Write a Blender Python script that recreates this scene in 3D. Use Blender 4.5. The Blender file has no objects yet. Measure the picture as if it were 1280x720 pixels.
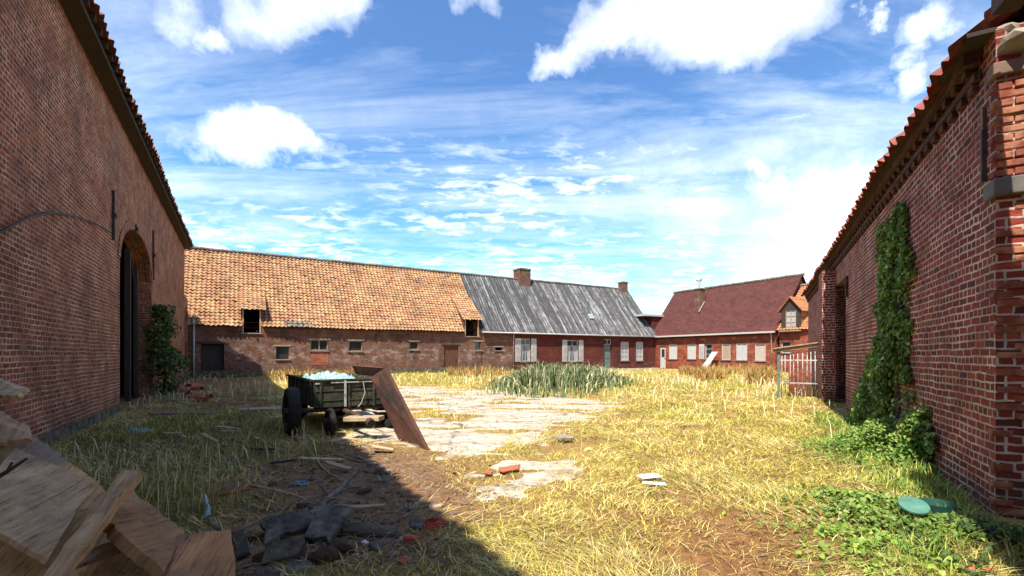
import bpy, math, random
import numpy as np
from mathutils import Vector, Matrix
random.seed(7); rng = np.random.default_rng(11)
R = math.radians
scene = bpy.context.scene
col = scene.collection
CAMH, F, HZ = 1.5, 580.0, 443.0

def G(px, py, z=0.0):                      # ground point seen from the viewpoint
    Y = F*(CAMH-z)/(py-HZ); return Vector(((px-640)/F*Y, Y, z))
def at(px, py, Y):
    return Vector(((px-640)/F*Y, Y, CAMH+(HZ-py)/F*Y))

# ------------------------------------------------------------------ numpy noise
def _hash(ix, iy, s):
    n = (ix.astype(np.int64)*374761393 + iy.astype(np.int64)*668265263 + s*1274126177) & 0xffffffff
    n = ((n ^ (n >> 13))*1274126177) & 0xffffffff
    return ((n ^ (n >> 16)) & 0xffff)/65535.0
def vnoise(x, y, s=0):
    x = np.asarray(x, float); y = np.asarray(y, float)
    ix = np.floor(x); iy = np.floor(y); fx = x-ix; fy = y-iy
    fx = fx*fx*(3-2*fx); fy = fy*fy*(3-2*fy)
    a = _hash(ix, iy, s); b = _hash(ix+1, iy, s); c = _hash(ix, iy+1, s); d = _hash(ix+1, iy+1, s)
    return (a*(1-fx)+b*fx)*(1-fy)+(c*(1-fx)+d*fx)*fy
def fbm(x, y, s=0, o=4):
    t = 0; a = .5; n = 0
    for i in range(o):
        t = t+a*vnoise(x*2**i, y*2**i, s+i*17); n += a; a *= .5
    return t/n

# ------------------------------------------------------------------ mesh builder
def wloc(o):
    v = Vector((0, 0, 0))
    while o is not None: v += Vector(o.location); o = o.parent
    return v
class MB:
    def __init__(s): s.v = []; s.f = []; s.uv = []
    def face(s, pts, uv=None):
        b = len(s.v); s.v += [tuple(p) for p in pts]; s.f.append(tuple(range(b, b+len(pts))))
        s.uv += [tuple(u) for u in (uv or [(0, 0)]*len(pts))]
        return s
    def hexa(s, c, su=0):                   # 8 corners: bottom loop 0-3, top loop 4-7
        c = [Vector(p) for p in c]
        for q in ((0, 3, 2, 1), (4, 5, 6, 7), (0, 1, 5, 4), (1, 2, 6, 5), (2, 3, 7, 6), (3, 0, 4, 7)):
            P = [c[i] for i in q]; a = (P[1]-P[0]).length; b = (P[2]-P[1]).length
            o = random.random()*9+su
            if a >= b: uv = [(o, o), (o+a, o), (o+a, o+b), (o, o+b)]
            else: uv = [(o, o), (o, o+a), (o+b, o+a), (o+b, o)]
            s.face(P, uv)
        return s
    def box(s, c, ax, ay, az, hx, hy, hz):
        c = Vector(c); X = Vector(ax).normalized()*hx; Y = Vector(ay).normalized()*hy; Z = Vector(az).normalized()*hz
        return s.hexa([c-X-Y-Z, c+X-Y-Z, c+X+Y-Z, c-X+Y-Z, c-X-Y+Z, c+X-Y+Z, c+X+Y+Z, c-X+Y+Z])
    def abox(s, x0, x1, y0, y1, z0, z1):
        return s.box(((x0+x1)/2, (y0+y1)/2, (z0+z1)/2), (1, 0, 0), (0, 1, 0), (0, 0, 1), (x1-x0)/2, (y1-y0)/2, (z1-z0)/2)
    def slab(s, quad, th, n=None):           # thick quad
        q = [Vector(p) for p in quad]
        nn = n if n is not None else (q[1]-q[0]).cross(q[3]-q[0]).normalized()
        return s.hexa([p-nn*th for p in q]+q)
    def tube(s, path, rad, n=8, caps=True, jitter=0):
        P = [Vector(p) for p in path]; rr = rad if isinstance(rad, (list, tuple)) else [rad]*len(P)
        rings = []; prev = None; ln = 0; lens = []
        for i, p in enumerate(P):
            t = (P[min(i+1, len(P)-1)]-P[max(i-1, 0)]).normalized()
            if prev is None: a = t.orthogonal().normalized()
            else: a = (prev-t*prev.dot(t)).normalized()
            prev = a; b = t.cross(a); lens.append(ln)
            if i < len(P)-1: ln += (P[i+1]-p).length
            rings.append([p+(a*math.cos(2*math.pi*k/n)+b*math.sin(2*math.pi*k/n))*rr[i]*(1+jitter*(random.random()-.5)) for k in range(n)])
        for i in range(len(P)-1):
            for k in range(n):
                k2 = (k+1) % n; c = 2*math.pi*rr[i]/n
                s.face([rings[i][k], rings[i][k2], rings[i+1][k2], rings[i+1][k]], [(lens[i], k*c), (lens[i], (k+1)*c), (lens[i+1], (k+1)*c), (lens[i+1], k*c)])
        if caps:
            s.face(rings[0][::-1]); s.face(rings[-1])
        return s
    def blob(s, c, r, sub=2, rough=.25, seed=0):      # lumpy stone
        import bmesh
        bm = bmesh.new(); bmesh.ops.create_icosphere(bm, subdivisions=sub, radius=1)
        rx, ry, rz = r; rs = random.Random(seed)
        o = [Vector((rs.uniform(-1, 1), rs.uniform(-1, 1), rs.uniform(-1, 1))).normalized() for _ in range(9)]
        k = [rs.uniform(.55, .95) for _ in o]
        for v in bm.verts:
            d = v.co.normalized(); m = 1
            for q, kk in zip(o, k):
                dd = d.dot(q)
                if dd > 1e-3: m = min(m, kk/dd)
            m *= 1+rough*(rs.random()-.5)*.4
            v.co = Vector((d.x*rx, d.y*ry, d.z*rz))*m
        bm.verts.index_update()
        for f in bm.faces: s.face([v.co+Vector(c) for v in f.verts], [(v.co.x+v.co.z*.5, v.co.y+v.co.z*.3) for v in f.verts])
        bm.free(); return s
    def build(s, name, mat, parent=None, smooth=False, merge=False, bevel=0):
        me = bpy.data.meshes.new(name); v = np.array(s.v, float)
        if parent is None:
            base = Vector(((v[:, 0].min()+v[:, 0].max())/2, (v[:, 1].min()+v[:, 1].max())/2, v[:, 2].min()))
            off = base
        else: off = wloc(parent)
        v = v-np.array(off)
        me.from_pydata(v.tolist(), [], s.f)
        uvl = me.uv_layers.new(name='UVMap'); uvl.data.foreach_set('uv', np.array(s.uv, float).ravel())
        o = bpy.data.objects.new(name, me); col.objects.link(o); me.materials.append(mat)
        if parent is None: o.location = off
        else: o.parent = parent
        if merge or smooth or bevel:
            import bmesh
            bm = bmesh.new(); bm.from_mesh(me); bmesh.ops.remove_doubles(bm, verts=bm.verts, dist=1e-4)
            bm.to_mesh(me); bm.free()
        if smooth:
            me.polygons.foreach_set('use_smooth', [True]*len(me.polygons))
        if bevel:
            m = o.modifiers.new('bevel', 'BEVEL'); m.width = bevel; m.segments = 2; m.limit_method = 'ANGLE'
        return o
def tag(o, label=None, cat=None, group=None, kind=None):
    if label: o['label'] = label
    if cat: o['category'] = cat
    if group: o['group'] = group
    if kind: o['kind'] = kind
    return o
def thing(name, label, cat, loc, group=None):
    o = bpy.data.objects.new(name, None); col.objects.link(o); o.location = loc; o.empty_display_size = .2
    return tag(o, label, cat, group)

# ------------------------------------------------------------------ materials
class NT:
    def __init__(s, name):
        s.m = bpy.data.materials.new(name); s.m.use_nodes = True; s.t = s.m.node_tree; s.n = s.t.nodes; s.n.clear()
        s.out = s.n.new('ShaderNodeOutputMaterial'); s.b = s.n.new('ShaderNodeBsdfPrincipled')
        s.l(s.b.outputs[0], s.out.inputs[0]); s.b.inputs['Roughness'].default_value = .85
        s.b.inputs['Specular IOR Level'].default_value = .25
    def l(s, a, b): s.t.links.new(a, b)
    def new(s, t, **k):
        n = s.n.new(t)
        for a, b in k.items(): setattr(n, a, b)
        return n
    def setin(s, sock, v):
        if hasattr(v, 'is_output') or isinstance(v, bpy.types.NodeSocket): s.l(v, sock)
        else: sock.default_value = v
    def uv(s, sx=1, sy=1, sz=1, kind='UV'):
        tc = s.new('ShaderNodeTexCoord'); mp = s.new('ShaderNodeMapping'); mp.inputs['Scale'].default_value = (sx, sy, sz)
        s.l(tc.outputs[kind], mp.inputs[0]); return mp.outputs[0]
    def pos(s, sx=1, sy=1, sz=1):
        g = s.new('ShaderNodeNewGeometry'); mp = s.new('ShaderNodeMapping'); mp.inputs['Scale'].default_value = (sx, sy, sz)
        s.l(g.outputs['Position'], mp.inputs[0]); return mp.outputs[0]
    def noise(s, vec, scale, detail=5, rough=.6, out='Fac', dist=0):
        n = s.new('ShaderNodeTexNoise'); n.inputs['Scale'].default_value = scale; n.inputs['Detail'].default_value = detail
        n.inputs['Roughness'].default_value = rough; n.inputs['Distortion'].default_value = dist
        s.l(vec, n.inputs['Vector']); return n.outputs[out]
    def ramp(s, fac, stops):
        n = s.new('ShaderNodeValToRGB'); s.l(fac, n.inputs[0]); e = n.color_ramp.elements
        while len(e) < len(stops): e.new(.5)
        for el, (p, c) in zip(e, stops):
            el.position = p; el.color = (c, c, c, 1) if isinstance(c, (int, float)) else tuple(c)+(1,)
        return n.outputs[0]
    def rng(s, fac, a, b, c=0, d=1):
        n = s.new('ShaderNodeMapRange'); s.setin(n.inputs[0], fac)
        for i, v in enumerate((a, b, c, d)): n.inputs[i+1].default_value = v
        return n.outputs[0]
    def mix(s, fac, a, b, mode='MIX'):
        n = s.new('ShaderNodeMix', data_type='RGBA', blend_type=mode)
        s.setin(n.inputs[0], fac)
        for i, v in ((6, a), (7, b)):
            if isinstance(v, tuple): n.inputs[i].default_value = v+(1,) if len(v) == 3 else v
            else: s.l(v, n.inputs[i])
        return n.outputs[2]
    def math(s, op, a, b=0.0, c=0.0):
        n = s.new('ShaderNodeMath', operation=op); s.setin(n.inputs[0], a); s.setin(n.inputs[1], b)
        if op in ('MULTIPLY_ADD',): s.setin(n.inputs[2], c)
        return n.outputs[0]
    def vm(s, op, a, b=None):
        n = s.new('ShaderNodeVectorMath', operation=op); s.setin(n.inputs[0], a)
        if b is not None: s.setin(n.inputs[1], b)
        return n.outputs['Value'] if op in ('DISTANCE', 'LENGTH', 'DOT_PRODUCT') else n.outputs[0]
    def bump(s, h, st=.4, dist=.01, nrm=None):
        n = s.new('ShaderNodeBump'); n.inputs['Strength'].default_value = st; n.inputs['Distance'].default_value = dist
        s.l(h, n.inputs['Height'])
        if nrm is not None: s.l(nrm, n.inputs['Normal'])
        return n.outputs[0]
    def fin(s, colr, nrm=None, rough=None):
        if isinstance(colr, tuple): s.b.inputs['Base Color'].default_value = colr+(1,)
        else: s.l(colr, s.b.inputs['Base Color'])
        if nrm is not None: s.l(nrm, s.b.inputs['Normal'])
        if rough is not None: s.setin(s.b.inputs['Roughness'], rough)
        return s.m

def m_brick(name, c1, c2, c3, mortar, rowh=.08, bw=.225, ms=.011, stain=.5, white=0.0, wz=(0, 3), pits=.3, wcol=(.5, .42, .36)):
    t = NT(name); uv = t.uv()
    w1 = t.noise(uv, 9, 3, out='Color'); w2 = t.noise(uv, .8, 3, out='Color')
    k = t.new('ShaderNodeVectorMath', operation='MULTIPLY_ADD'); t.l(w1, k.inputs[0]); k.inputs[1].default_value = (.03, .026, 0); t.l(uv, k.inputs[2])
    k2 = t.new('ShaderNodeVectorMath', operation='MULTIPLY_ADD'); t.l(w2, k2.inputs[0]); k2.inputs[1].default_value = (.06, .07, 0); t.l(k.outputs[0], k2.inputs[2])
    v = k2.outputs[0]
    b = t.new('ShaderNodeTexBrick', offset=.5, offset_frequency=2, squash=.5, squash_frequency=3)
    t.l(v, b.inputs['Vector']); b.inputs['Scale'].default_value = 1
    b.inputs['Brick Width'].default_value = bw; b.inputs['Row Height'].default_value = rowh
    b.inputs['Mortar Smooth'].default_value = .25
    mn = t.noise(uv, 2.2, 4, .65); t.l(t.rng(mn, .3, .7, ms*.45, ms*1.35), b.inputs['Mortar Size'])
    b.inputs['Color1'].default_value = (0, 0, 0, 1); b.inputs['Color2'].default_value = (1, 1, 1, 1); b.inputs['Mortar'].default_value = (.5, .5, .5, 1)
    base = t.ramp(b.outputs['Color'], [(0, c2), (.3, c1), (.62, c1), (.8, c3), (1, tuple(x*.55 for x in c1))])
    fine = t.noise(v, 26, 5, .7)
    base = t.mix(1, base, t.ramp(fine, [(.25, .55), (.6, 1.1), (.8, 1.35)]), 'MULTIPLY')
    big = t.noise(uv, .55, 6, .62)
    base = t.mix(stain, base, t.ramp(big, [(.3, .35), (.5, .9), (.7, 1.25)]), 'MULTIPLY')
    mcol = t.mix(t.rng(t.noise(uv, 1.3, 5, .7), .42, .6), tuple(x*.45 for x in mortar), mortar)
    c = t.mix(b.outputs['Fac'], base, mcol)
    if white:
        sx = t.new('ShaderNodeSeparateXYZ'); t.l(uv, sx.inputs[0])
        zz = t.math('MULTIPLY', t.rng(sx.outputs[1], wz[0], wz[0]+.4), t.rng(sx.outputs[1], wz[1]-.5, wz[1], 1, 0))
        msk = t.math('MULTIPLY', t.rng(t.noise(t.uv(1, 1.6, 1), 1.6, 8, .72), .5, .62), zz)
        c = t.mix(t.math('MULTIPLY', msk, white), c, wcol)
    sz = t.new('ShaderNodeSeparateXYZ'); t.l(uv, sz.inputs[0]); damp = t.rng(t.math('ADD', sz.outputs[1], t.math('MULTIPLY', big, 1.2)), .5, 1.15, .7, 0)
    c = t.mix(t.math('MULTIPLY', damp, t.rng(fine, .35, .6)), c, (.06, .05, .03))
    c = t.mix(t.rng(t.noise(t.uv(2.6, .35, 1), 1.0, 6, .7), .60, .74, 0, .55), c, (.05, .035, .03))
    h = t.math('ADD', t.math('MULTIPLY', b.outputs['Fac'], -1.0), t.math('MULTIPLY', fine, .9*pits*2))
    h = t.math('ADD', h, t.math('MULTIPLY', b.outputs['Color'], .5))
    return t.fin(c, t.bump(h, 1.0, .02, t.bump(t.noise(uv, .9, 3, .5), .7, .10)), .88)
def m_wood(name, c1, c2, c3=None, stain=.5, gs=1.0):
    t = NT(name); uv = t.uv(); g = t.noise(t.uv(2.0*gs, 60*gs, 1), 1, 10, .74, dist=1.2); b = t.noise(uv, 3.2, 8, .72)
    c = t.ramp(g, [(.25, c2), (.55, c1), (.8, tuple(min(1, x*1.3) for x in c1))])
    c = t.mix(stain, c, t.ramp(b, [(.3, .3), (.5, .85), (.7, 1.2)]), 'MULTIPLY')
    if c3: c = t.mix(t.rng(t.noise(uv, 1.1, 7, .7), .5, .64), c, c3)
    ck = t.noise(t.uv(.9, 22, 1), 1, 4, .5, dist=.3); c = t.mix(t.rng(t.math('ABSOLUTE', t.math('SUBTRACT', ck, .5)), .008, .002, 0, .7), c, (.05, .03, .02))
    sp = t.noise(uv, 16, 6, .75); c = t.mix(t.rng(sp, .60, .68, 0, .75), c, (.035, .022, .015)); c = t.mix(t.rng(t.noise(uv, 2.9, 7, .75), .62, .72, 0, .5), c, tuple(min(.8, x*1.5) for x in c1))
    return t.fin(c, t.bump(t.math('ADD', g, t.math('MULTIPLY', sp, .8)), .8, .01), .85)
def m_flat(name, c, var=.35, scale=6, rough=.8, bump=.3, c2=None, metal=0, p0=.45, p1=.62, dist=.006):
    t = NT(name); p = t.pos(); n = t.noise(p, scale, 6, .65)
    k = t.mix(1, c, t.ramp(n, [(.25, 1-var), (.75, 1+var*.6)]), 'MULTIPLY')
    if c2: k = t.mix(t.rng(t.noise(p, scale*.7, 7, .7), p0, p1), k, c2)
    t.b.inputs['Metallic'].default_value = metal
    return t.fin(k, t.bump(t.noise(p, scale*5, 6, .75), bump, dist), rough)
def m_tile(name, cols, dark=.35, stain=.6, lich=None):
    t = NT(name); uv = t.uv(); fl = t.vm('FLOOR', uv)
    wn = t.new('ShaderNodeTexWhiteNoise', noise_dimensions='2D'); t.l(fl, wn.inputs['Vector'])
    n = len(cols); base = t.ramp(wn.outputs['Value'], [(i/max(1, n-1), c) for i, c in enumerate(cols)])
    fr = t.noise(uv, 3.2, 5, .7); big = t.noise(uv, .13, 6, .62)
    base = t.mix(.45, base, t.ramp(t.noise(uv, .22, 5, .7), [(.3+.4*i/max(1, n-1), c_) for i, c_ in enumerate(cols)]))
    base = t.mix(t.rng(t.noise(t.uv(1.1, .09, 1), .9, 7, .72), .52, .66, 0, .55), base, tuple(x*.42 for x in cols[-1]))
    base = t.mix(1, base, t.ramp(fr, [(.25, .6), (.6, 1.08), (.8, 1.3)]), 'MULTIPLY')
    base = t.mix(stain, base, t.ramp(big, [(.3, .55), (.48, .95), (.7, 1.15)]), 'MULTIPLY')
    if lich: base = t.mix(t.rng(t.noise(uv, .8, 7, .75), .56, .66, 0, .8), base, lich)
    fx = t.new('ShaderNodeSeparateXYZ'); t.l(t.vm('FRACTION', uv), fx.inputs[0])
    top_dark = t.math('MULTIPLY', t.rng(fx.outputs[1], .86, .98), dark)  # darkens each tile towards its upper edge
    base = t.mix(top_dark, base, (.04, .025, .02))
    return t.fin(base, t.bump(fr, .3, .01), .85)
def m_attr(name, rough=.75, trans=.0, var=.25):
    t = NT(name); a = t.new('ShaderNodeAttribute', attribute_name='Col'); g = t.new('ShaderNodeNewGeometry')
    c = t.mix(1, a.outputs['Color'], t.ramp(g.outputs['Random Per Island'], [(0, 1-var), (1, 1+var)]), 'MULTIPLY')
    t.fin(c, None, rough)
    if trans:
        tr = t.new('ShaderNodeBsdfTranslucent'); t.l(c, tr.inputs[0]); mx = t.new('ShaderNodeMixShader'); mx.inputs[0].default_value = trans
        t.l(t.b.outputs[0], mx.inputs[1]); t.l(tr.outputs[0], mx.inputs[2]); t.l(mx.outputs[0], t.out.inputs[0])
    return t.m

M = {}
M['brick_left'] = m_brick('old_brick_barn', (.28, .066, .03), (.13, .04, .024), (.40, .125, .05), (.60, .41, .27), ms=.0125, stain=.75)
M['brick_right'] = m_brick('old_brick_wall', (.27, .042, .028), (.11, .03, .026), (.38, .075, .04), (.72, .56, .46), ms=.0125, stain=.7, pits=.5)
M['brick_far'] = m_brick('patched_brick', (.18, .066, .04), (.10, .043, .03), (.28, .10, .05), (.30, .22, .17), ms=.012, stain=.9, white=.55, wz=(.7, 2.3))
M['brick_red'] = m_brick('dark_red_brick', (.15, .022, .016), (.09, .018, .014), (.20, .035, .022), (.15, .07, .055), ms=.010, stain=.8, white=.35, wz=(.0, 1.0), wcol=(.42, .2, .14))
M['brick_orange'] = m_brick('red_brick_house', (.31, .052, .024), (.20, .034, .02), (.38, .10, .045), (.30, .16, .11), ms=.010, stain=.75, white=.4, wz=(-.2, 3.2), wcol=(.5, .25, .16))
M['infill'] = m_brick('infill_brick', (.42, .12, .06), (.33, .09, .05), (.5, .17, .09), (.4, .25, .18), ms=.007)
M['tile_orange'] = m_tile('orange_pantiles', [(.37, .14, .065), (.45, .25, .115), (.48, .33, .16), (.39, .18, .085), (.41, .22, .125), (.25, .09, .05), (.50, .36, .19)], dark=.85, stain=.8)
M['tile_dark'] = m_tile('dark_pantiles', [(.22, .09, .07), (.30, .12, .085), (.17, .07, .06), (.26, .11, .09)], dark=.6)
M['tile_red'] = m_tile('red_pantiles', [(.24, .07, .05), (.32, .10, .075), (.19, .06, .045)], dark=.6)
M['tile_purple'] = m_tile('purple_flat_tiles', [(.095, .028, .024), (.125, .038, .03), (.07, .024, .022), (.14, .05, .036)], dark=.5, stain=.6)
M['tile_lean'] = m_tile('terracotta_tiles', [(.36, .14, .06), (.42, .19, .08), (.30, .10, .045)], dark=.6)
def m_corr():
    t = NT('weathered_corrugated'); uv = t.uv()
    n = t.noise(t.uv(.42, .10, 1), 1.6, 8, .72); n2 = t.noise(t.uv(1.6, 1.3, 1), 1.6, 6, .75); n3 = t.noise(uv, 2.6, 6, .7)
    c = t.ramp(n3, [(.3, (.028, .027, .028)), (.6, (.062, .06, .06)), (.8, (.11, .108, .105))])
    m = t.math('MULTIPLY', t.rng(n, .47, .6), t.rng(n2, .40, .58))
    c = t.mix(t.math('MULTIPLY', m, .7), c, (.42, .415, .41))
    c = t.mix(t.rng(t.noise(t.uv(1.4, .45, 1), 1.3, 6, .7), .60, .66, 0, .7), c, (.42, .415, .40))
    c = t.mix(t.rng(n3, .72, .78, 0, .5), c, (.02, .02, .022))
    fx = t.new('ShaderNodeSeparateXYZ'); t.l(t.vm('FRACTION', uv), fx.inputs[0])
    tr = t.math('MULTIPLY', t.rng(t.math('ABSOLUTE', t.math('SUBTRACT', fx.outputs[0], .1)), .32, .1), .72)  # dark band painted along each corrugation to stand in for trough shade
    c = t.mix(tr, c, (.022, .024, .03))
    return t.fin(c, t.bump(n3, .2, .01), .7)
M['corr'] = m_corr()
M['wood_brown'] = m_wood('brown_plywood', (.74, .45, .19), (.28, .14, .06), (.30, .22, .15), 1.0)
M['wood_orange'] = m_wood('warm_plywood', (.64, .33, .15), (.32, .15, .07), (.22, .15, .11), .9)
M['wood_grey'] = m_wood('weathered_timber', (.42, .31, .2), (.22, .15, .09), (.5, .38, .25), .55)
M['wood_pale'] = m_wood('pale_timber', (.6, .43, .25), (.38, .25, .14), None, .4)
M['wood_door'] = m_wood('door_wood', (.14, .06, .035), (.07, .035, .025), None, .5)
M['wood_dark'] = m_wood('dark_timber', (.06, .045, .035), (.025, .02, .017), None, .4)
M['rust_sheet'] = m_wood('rusty_sheet', (.14, .05, .03), (.06, .028, .02), (.03, .02, .018), .9, .5)
M['white_paint'] = m_flat('white_paint', (.46, .45, .42), .2, 5, .5, .1, (.5, .45, .38), p0=.62, p1=.7)
M['beige_paint'] = m_flat('beige_board', (.36, .27, .18), .2, 5, .7, .1)
M['pale_board'] = m_flat('pale_board', (.45, .38, .31), .2, 5, .7, .1)
M['stone'] = m_flat('limestone', (.30, .25, .19), .35, 5, .85, .5)
M['stone_brown'] = m_flat('brown_stone', (.22, .15, .11), .4, 5, .9, .5)
M['blue_stone'] = m_flat('grey_stone', (.15, .135, .12), .4, 4, .8, .5)
M['zinc'] = m_flat('zinc', (.42, .43, .44), .25, 3, .45, .1)
M['glass'] = m_flat('window_glass', (.03, .035, .04), .2, 1, .08, 0)
M['glass'].node_tree.nodes['Principled BSDF'].inputs['Specular IOR Level'].default_value = .6
M['curtain'] = m_flat('net_curtain', (.38, .38, .37), .25, 4, .9, .1)
M['iron'] = m_flat('iron', (.035, .028, .024), .4, 8, .6, .3, (.12, .05, .03))
M['white_metal'] = m_flat('worn_white_metal', (.48, .47, .45), .3, 9, .6, .2, (.20, .10, .06), p0=.5, p1=.62)
M['teal_paint'] = m_flat('teal_paint', (.09, .17, .15), .4, 8, .6, .3, (.2, .2, .17))
M['rubber'] = m_flat('rubber', (.018, .017, .016), .3, 8, .8, .3)
M['cart_paint'] = m_flat('mossy_paint', (.042, .047, .03), .6, 6, .85, .6, (.12, .095, .06), p0=.5, p1=.66)
M['plastic_white'] = m_flat('white_plastic', (.36, .47, .46), .5, 18, .5, .6, (.13, .34, .33))
M['paper'] = m_flat('sunbleached_paper', (.78, .76, .66), .1, 5, .8, .1)
M['plastic_teal'] = m_flat('green_plastic', (.075, .20, .15), .4, 9, .6, .2, (.10, .12, .07), p0=.55, p1=.68)
M['plastic_dark'] = m_flat('dark_green_plastic', (.02, .07, .055), .25, 5, .5, .1)
M['plastic_red'] = m_flat('red_plastic', (.5, .06, .03), .25, 9, .45, .1)
M['net_red'] = m_flat('red_netting', (.45, .06, .05), .3, 30, .6, .1)
M['plastic_blue'] = m_flat('blue_plastic', (.16, .33, .45), .3, 9, .5, .1)
M['terracotta'] = m_flat('terracotta', (.42, .115, .05), .4, 9, .85, .4, (.28, .12, .08))
M['slab'] = m_flat('grey_slab', (.125, .11, .095), .7, 9, 1.0, 1.0, (.28, .24, .19), dist=.03)
M['slab_moss'] = m_flat('mossy_slab', (.09, .075, .045), .5, 7, 1.0, 1.0, (.21, .18, .13), dist=.03)
M['clod'] = m_flat('earth_clod', (.075, .042, .024), .5, 14, 1, 1)
M['bark'] = m_flat('dead_bark', (.22, .18, .14), .5, 14, .95, .9, (.10, .075, .05))
M['twig'] = m_flat('twig', (.30, .23, .16), .4, 12, .9, .4)
M['twig_dark'] = m_flat('dark_twig', (.05, .035, .026), .4, 12, .9, .4)
M['leaf'] = m_attr('leaves', .5, .25, .35)
M['grass'] = m_attr('grass_blades', .6, 0, .35)
M['cream'] = m_flat('cream_render', (.62, .54, .38), .2, 2, .9, .2)
M['dark_in'] = m_flat('dark_interior_floor', (.05, .04, .035), .3, 2, 1, .2)

# ------------------------------------------------------------------ walls
class Wall:
    def __init__(s, O, U, N): s.O = Vector(O+(0,)); s.U = Vector(U+(0,)).normalized(); s.N = Vector(N+(0,)).normalized()
    def P(s, u, z, d=0): return s.O+s.U*u+s.N*d+Vector((0, 0, z))
    def u(s, px):
        k = (px-640)/F; return (k*s.O.y-s.O.x)/(s.U.x-k*s.U.y)
    def uz(s, px, py):
        u = s.u(px); Y = s.O.y+s.U.y*u; return u, CAMH+(HZ-py)/F*Y
def lerp(pts, x):
    if x <= pts[0][0]: return pts[0][1]
    for (a, b), (c, d) in zip(pts, pts[1:]):
        if x <= c: return b+(d-b)*(x-a)/max(1e-9, c-a)
    return pts[-1][1]
def wall(W, u0, u1, top, holes=(), th=.4, d=0, zb=-.3, bulge=0):
    """solid wall with openings. top: [(u,z)..]. holes: (u0,u1,z0,z1,rise)"""
    mb = MB(); H = []
    br = {u0, u1}; [br.add(p[0]) for p in top if u0 < p[0] < u1]
    for h in holes:
        a, b, z0, z1 = h[:4]; r = h[4] if len(h) > 4 else 0
        n = 14 if r else 1; pts = []
        for i in range(n+1):
            u = a+(b-a)*i/n; x = (i/n*2-1); pts.append((u, z1+(r*math.sqrt(max(0, 1-x*x)) if r else 0))); br.add(round(u, 6))
        H.append((a, b, z0, pts))
    us = sorted(br); us2 = []
    for a, b in zip(us, us[1:]):
        if b-a < 1e-5: continue
        n = max(1, int((b-a)/2.5)); us2 += [(a+(b-a)*i/n, a+(b-a)*(i+1)/n) for i in range(n)]
    def col_(a, b, d_, flip):
        iv = [(lambda u: zb)]; segs = []; cur = (zb, zb)
        hs = sorted([h for h in H if h[0]-1e-5 <= a and b <= h[1]+1e-5], key=lambda h: h[2])
        for h in hs:
            if h[2] > cur[0]+1e-4: segs.append((cur, (h[2], h[2])))
            cur = (lerp(h[3], a), lerp(h[3], b))
        segs.append((cur, (lerp(top, a), lerp(top, b))))
        for (za, zb_), (zc, zd) in segs:
            p = [W.P(a, za, d_), W.P(b, zb_, d_), W.P(b, zd, d_), W.P(a, zc, d_)]; uv = [(a, za), (b, zb_), (b, zd), (a, zc)]
            if flip: p.reverse(); uv.reverse()
            mb.face(p, uv)
    for a, b in us2:
        col_(a, b, d, False); col_(a, b, d-th, True)
        ta, tb = lerp(top, a), lerp(top, b)
        mb.face([W.P(a, ta, d), W.P(b, tb, d), W.P(b, tb, d-th), W.P(a, ta, d-th)], [(a, ta), (b, tb), (b, tb+th), (a, ta+th)])
    for u in (u0, u1):
        t = lerp(top, u); mb.face([W.P(u, zb, d), W.P(u, t, d), W.P(u, t, d-th), W.P(u, zb, d-th)], [(0, zb), (0, t), (th, t), (th, zb)])
    for a, b, z0, pts in H:
        for u, z in (pts[0], pts[-1]):
            mb.face([W.P(u, z0, d), W.P(u, z, d), W.P(u, z, d-th), W.P(u, z0, d-th)], [(u, z0), (u, z), (u+th, z), (u+th, z0)])
        for (p, zp), (q, zq) in zip(pts, pts[1:]):
            mb.face([W.P(p, zp, d), W.P(q, zq, d), W.P(q, zq, d-th), W.P(p, zp, d-th)], [(p, 0), (q, 0), (q, th), (p, th)])
        if z0 > zb+.01: mb.face([W.P(a, z0, d), W.P(b, z0, d), W.P(b, z0, d-th), W.P(a, z0, d-th)], [(a, 0), (b, 0), (b, th), (a, th)])
    return mb
def wbox(mb, W, u0, u1, z0, z1, d0, d1):
    return mb.hexa([W.P(u0, z0, d0), W.P(u1, z0, d0), W.P(u1, z0, d1), W.P(u0, z0, d1), W.P(u0, z1, d0), W.P(u1, z1, d0), W.P(u1, z1, d1), W.P(u0, z1, d1)])

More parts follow.
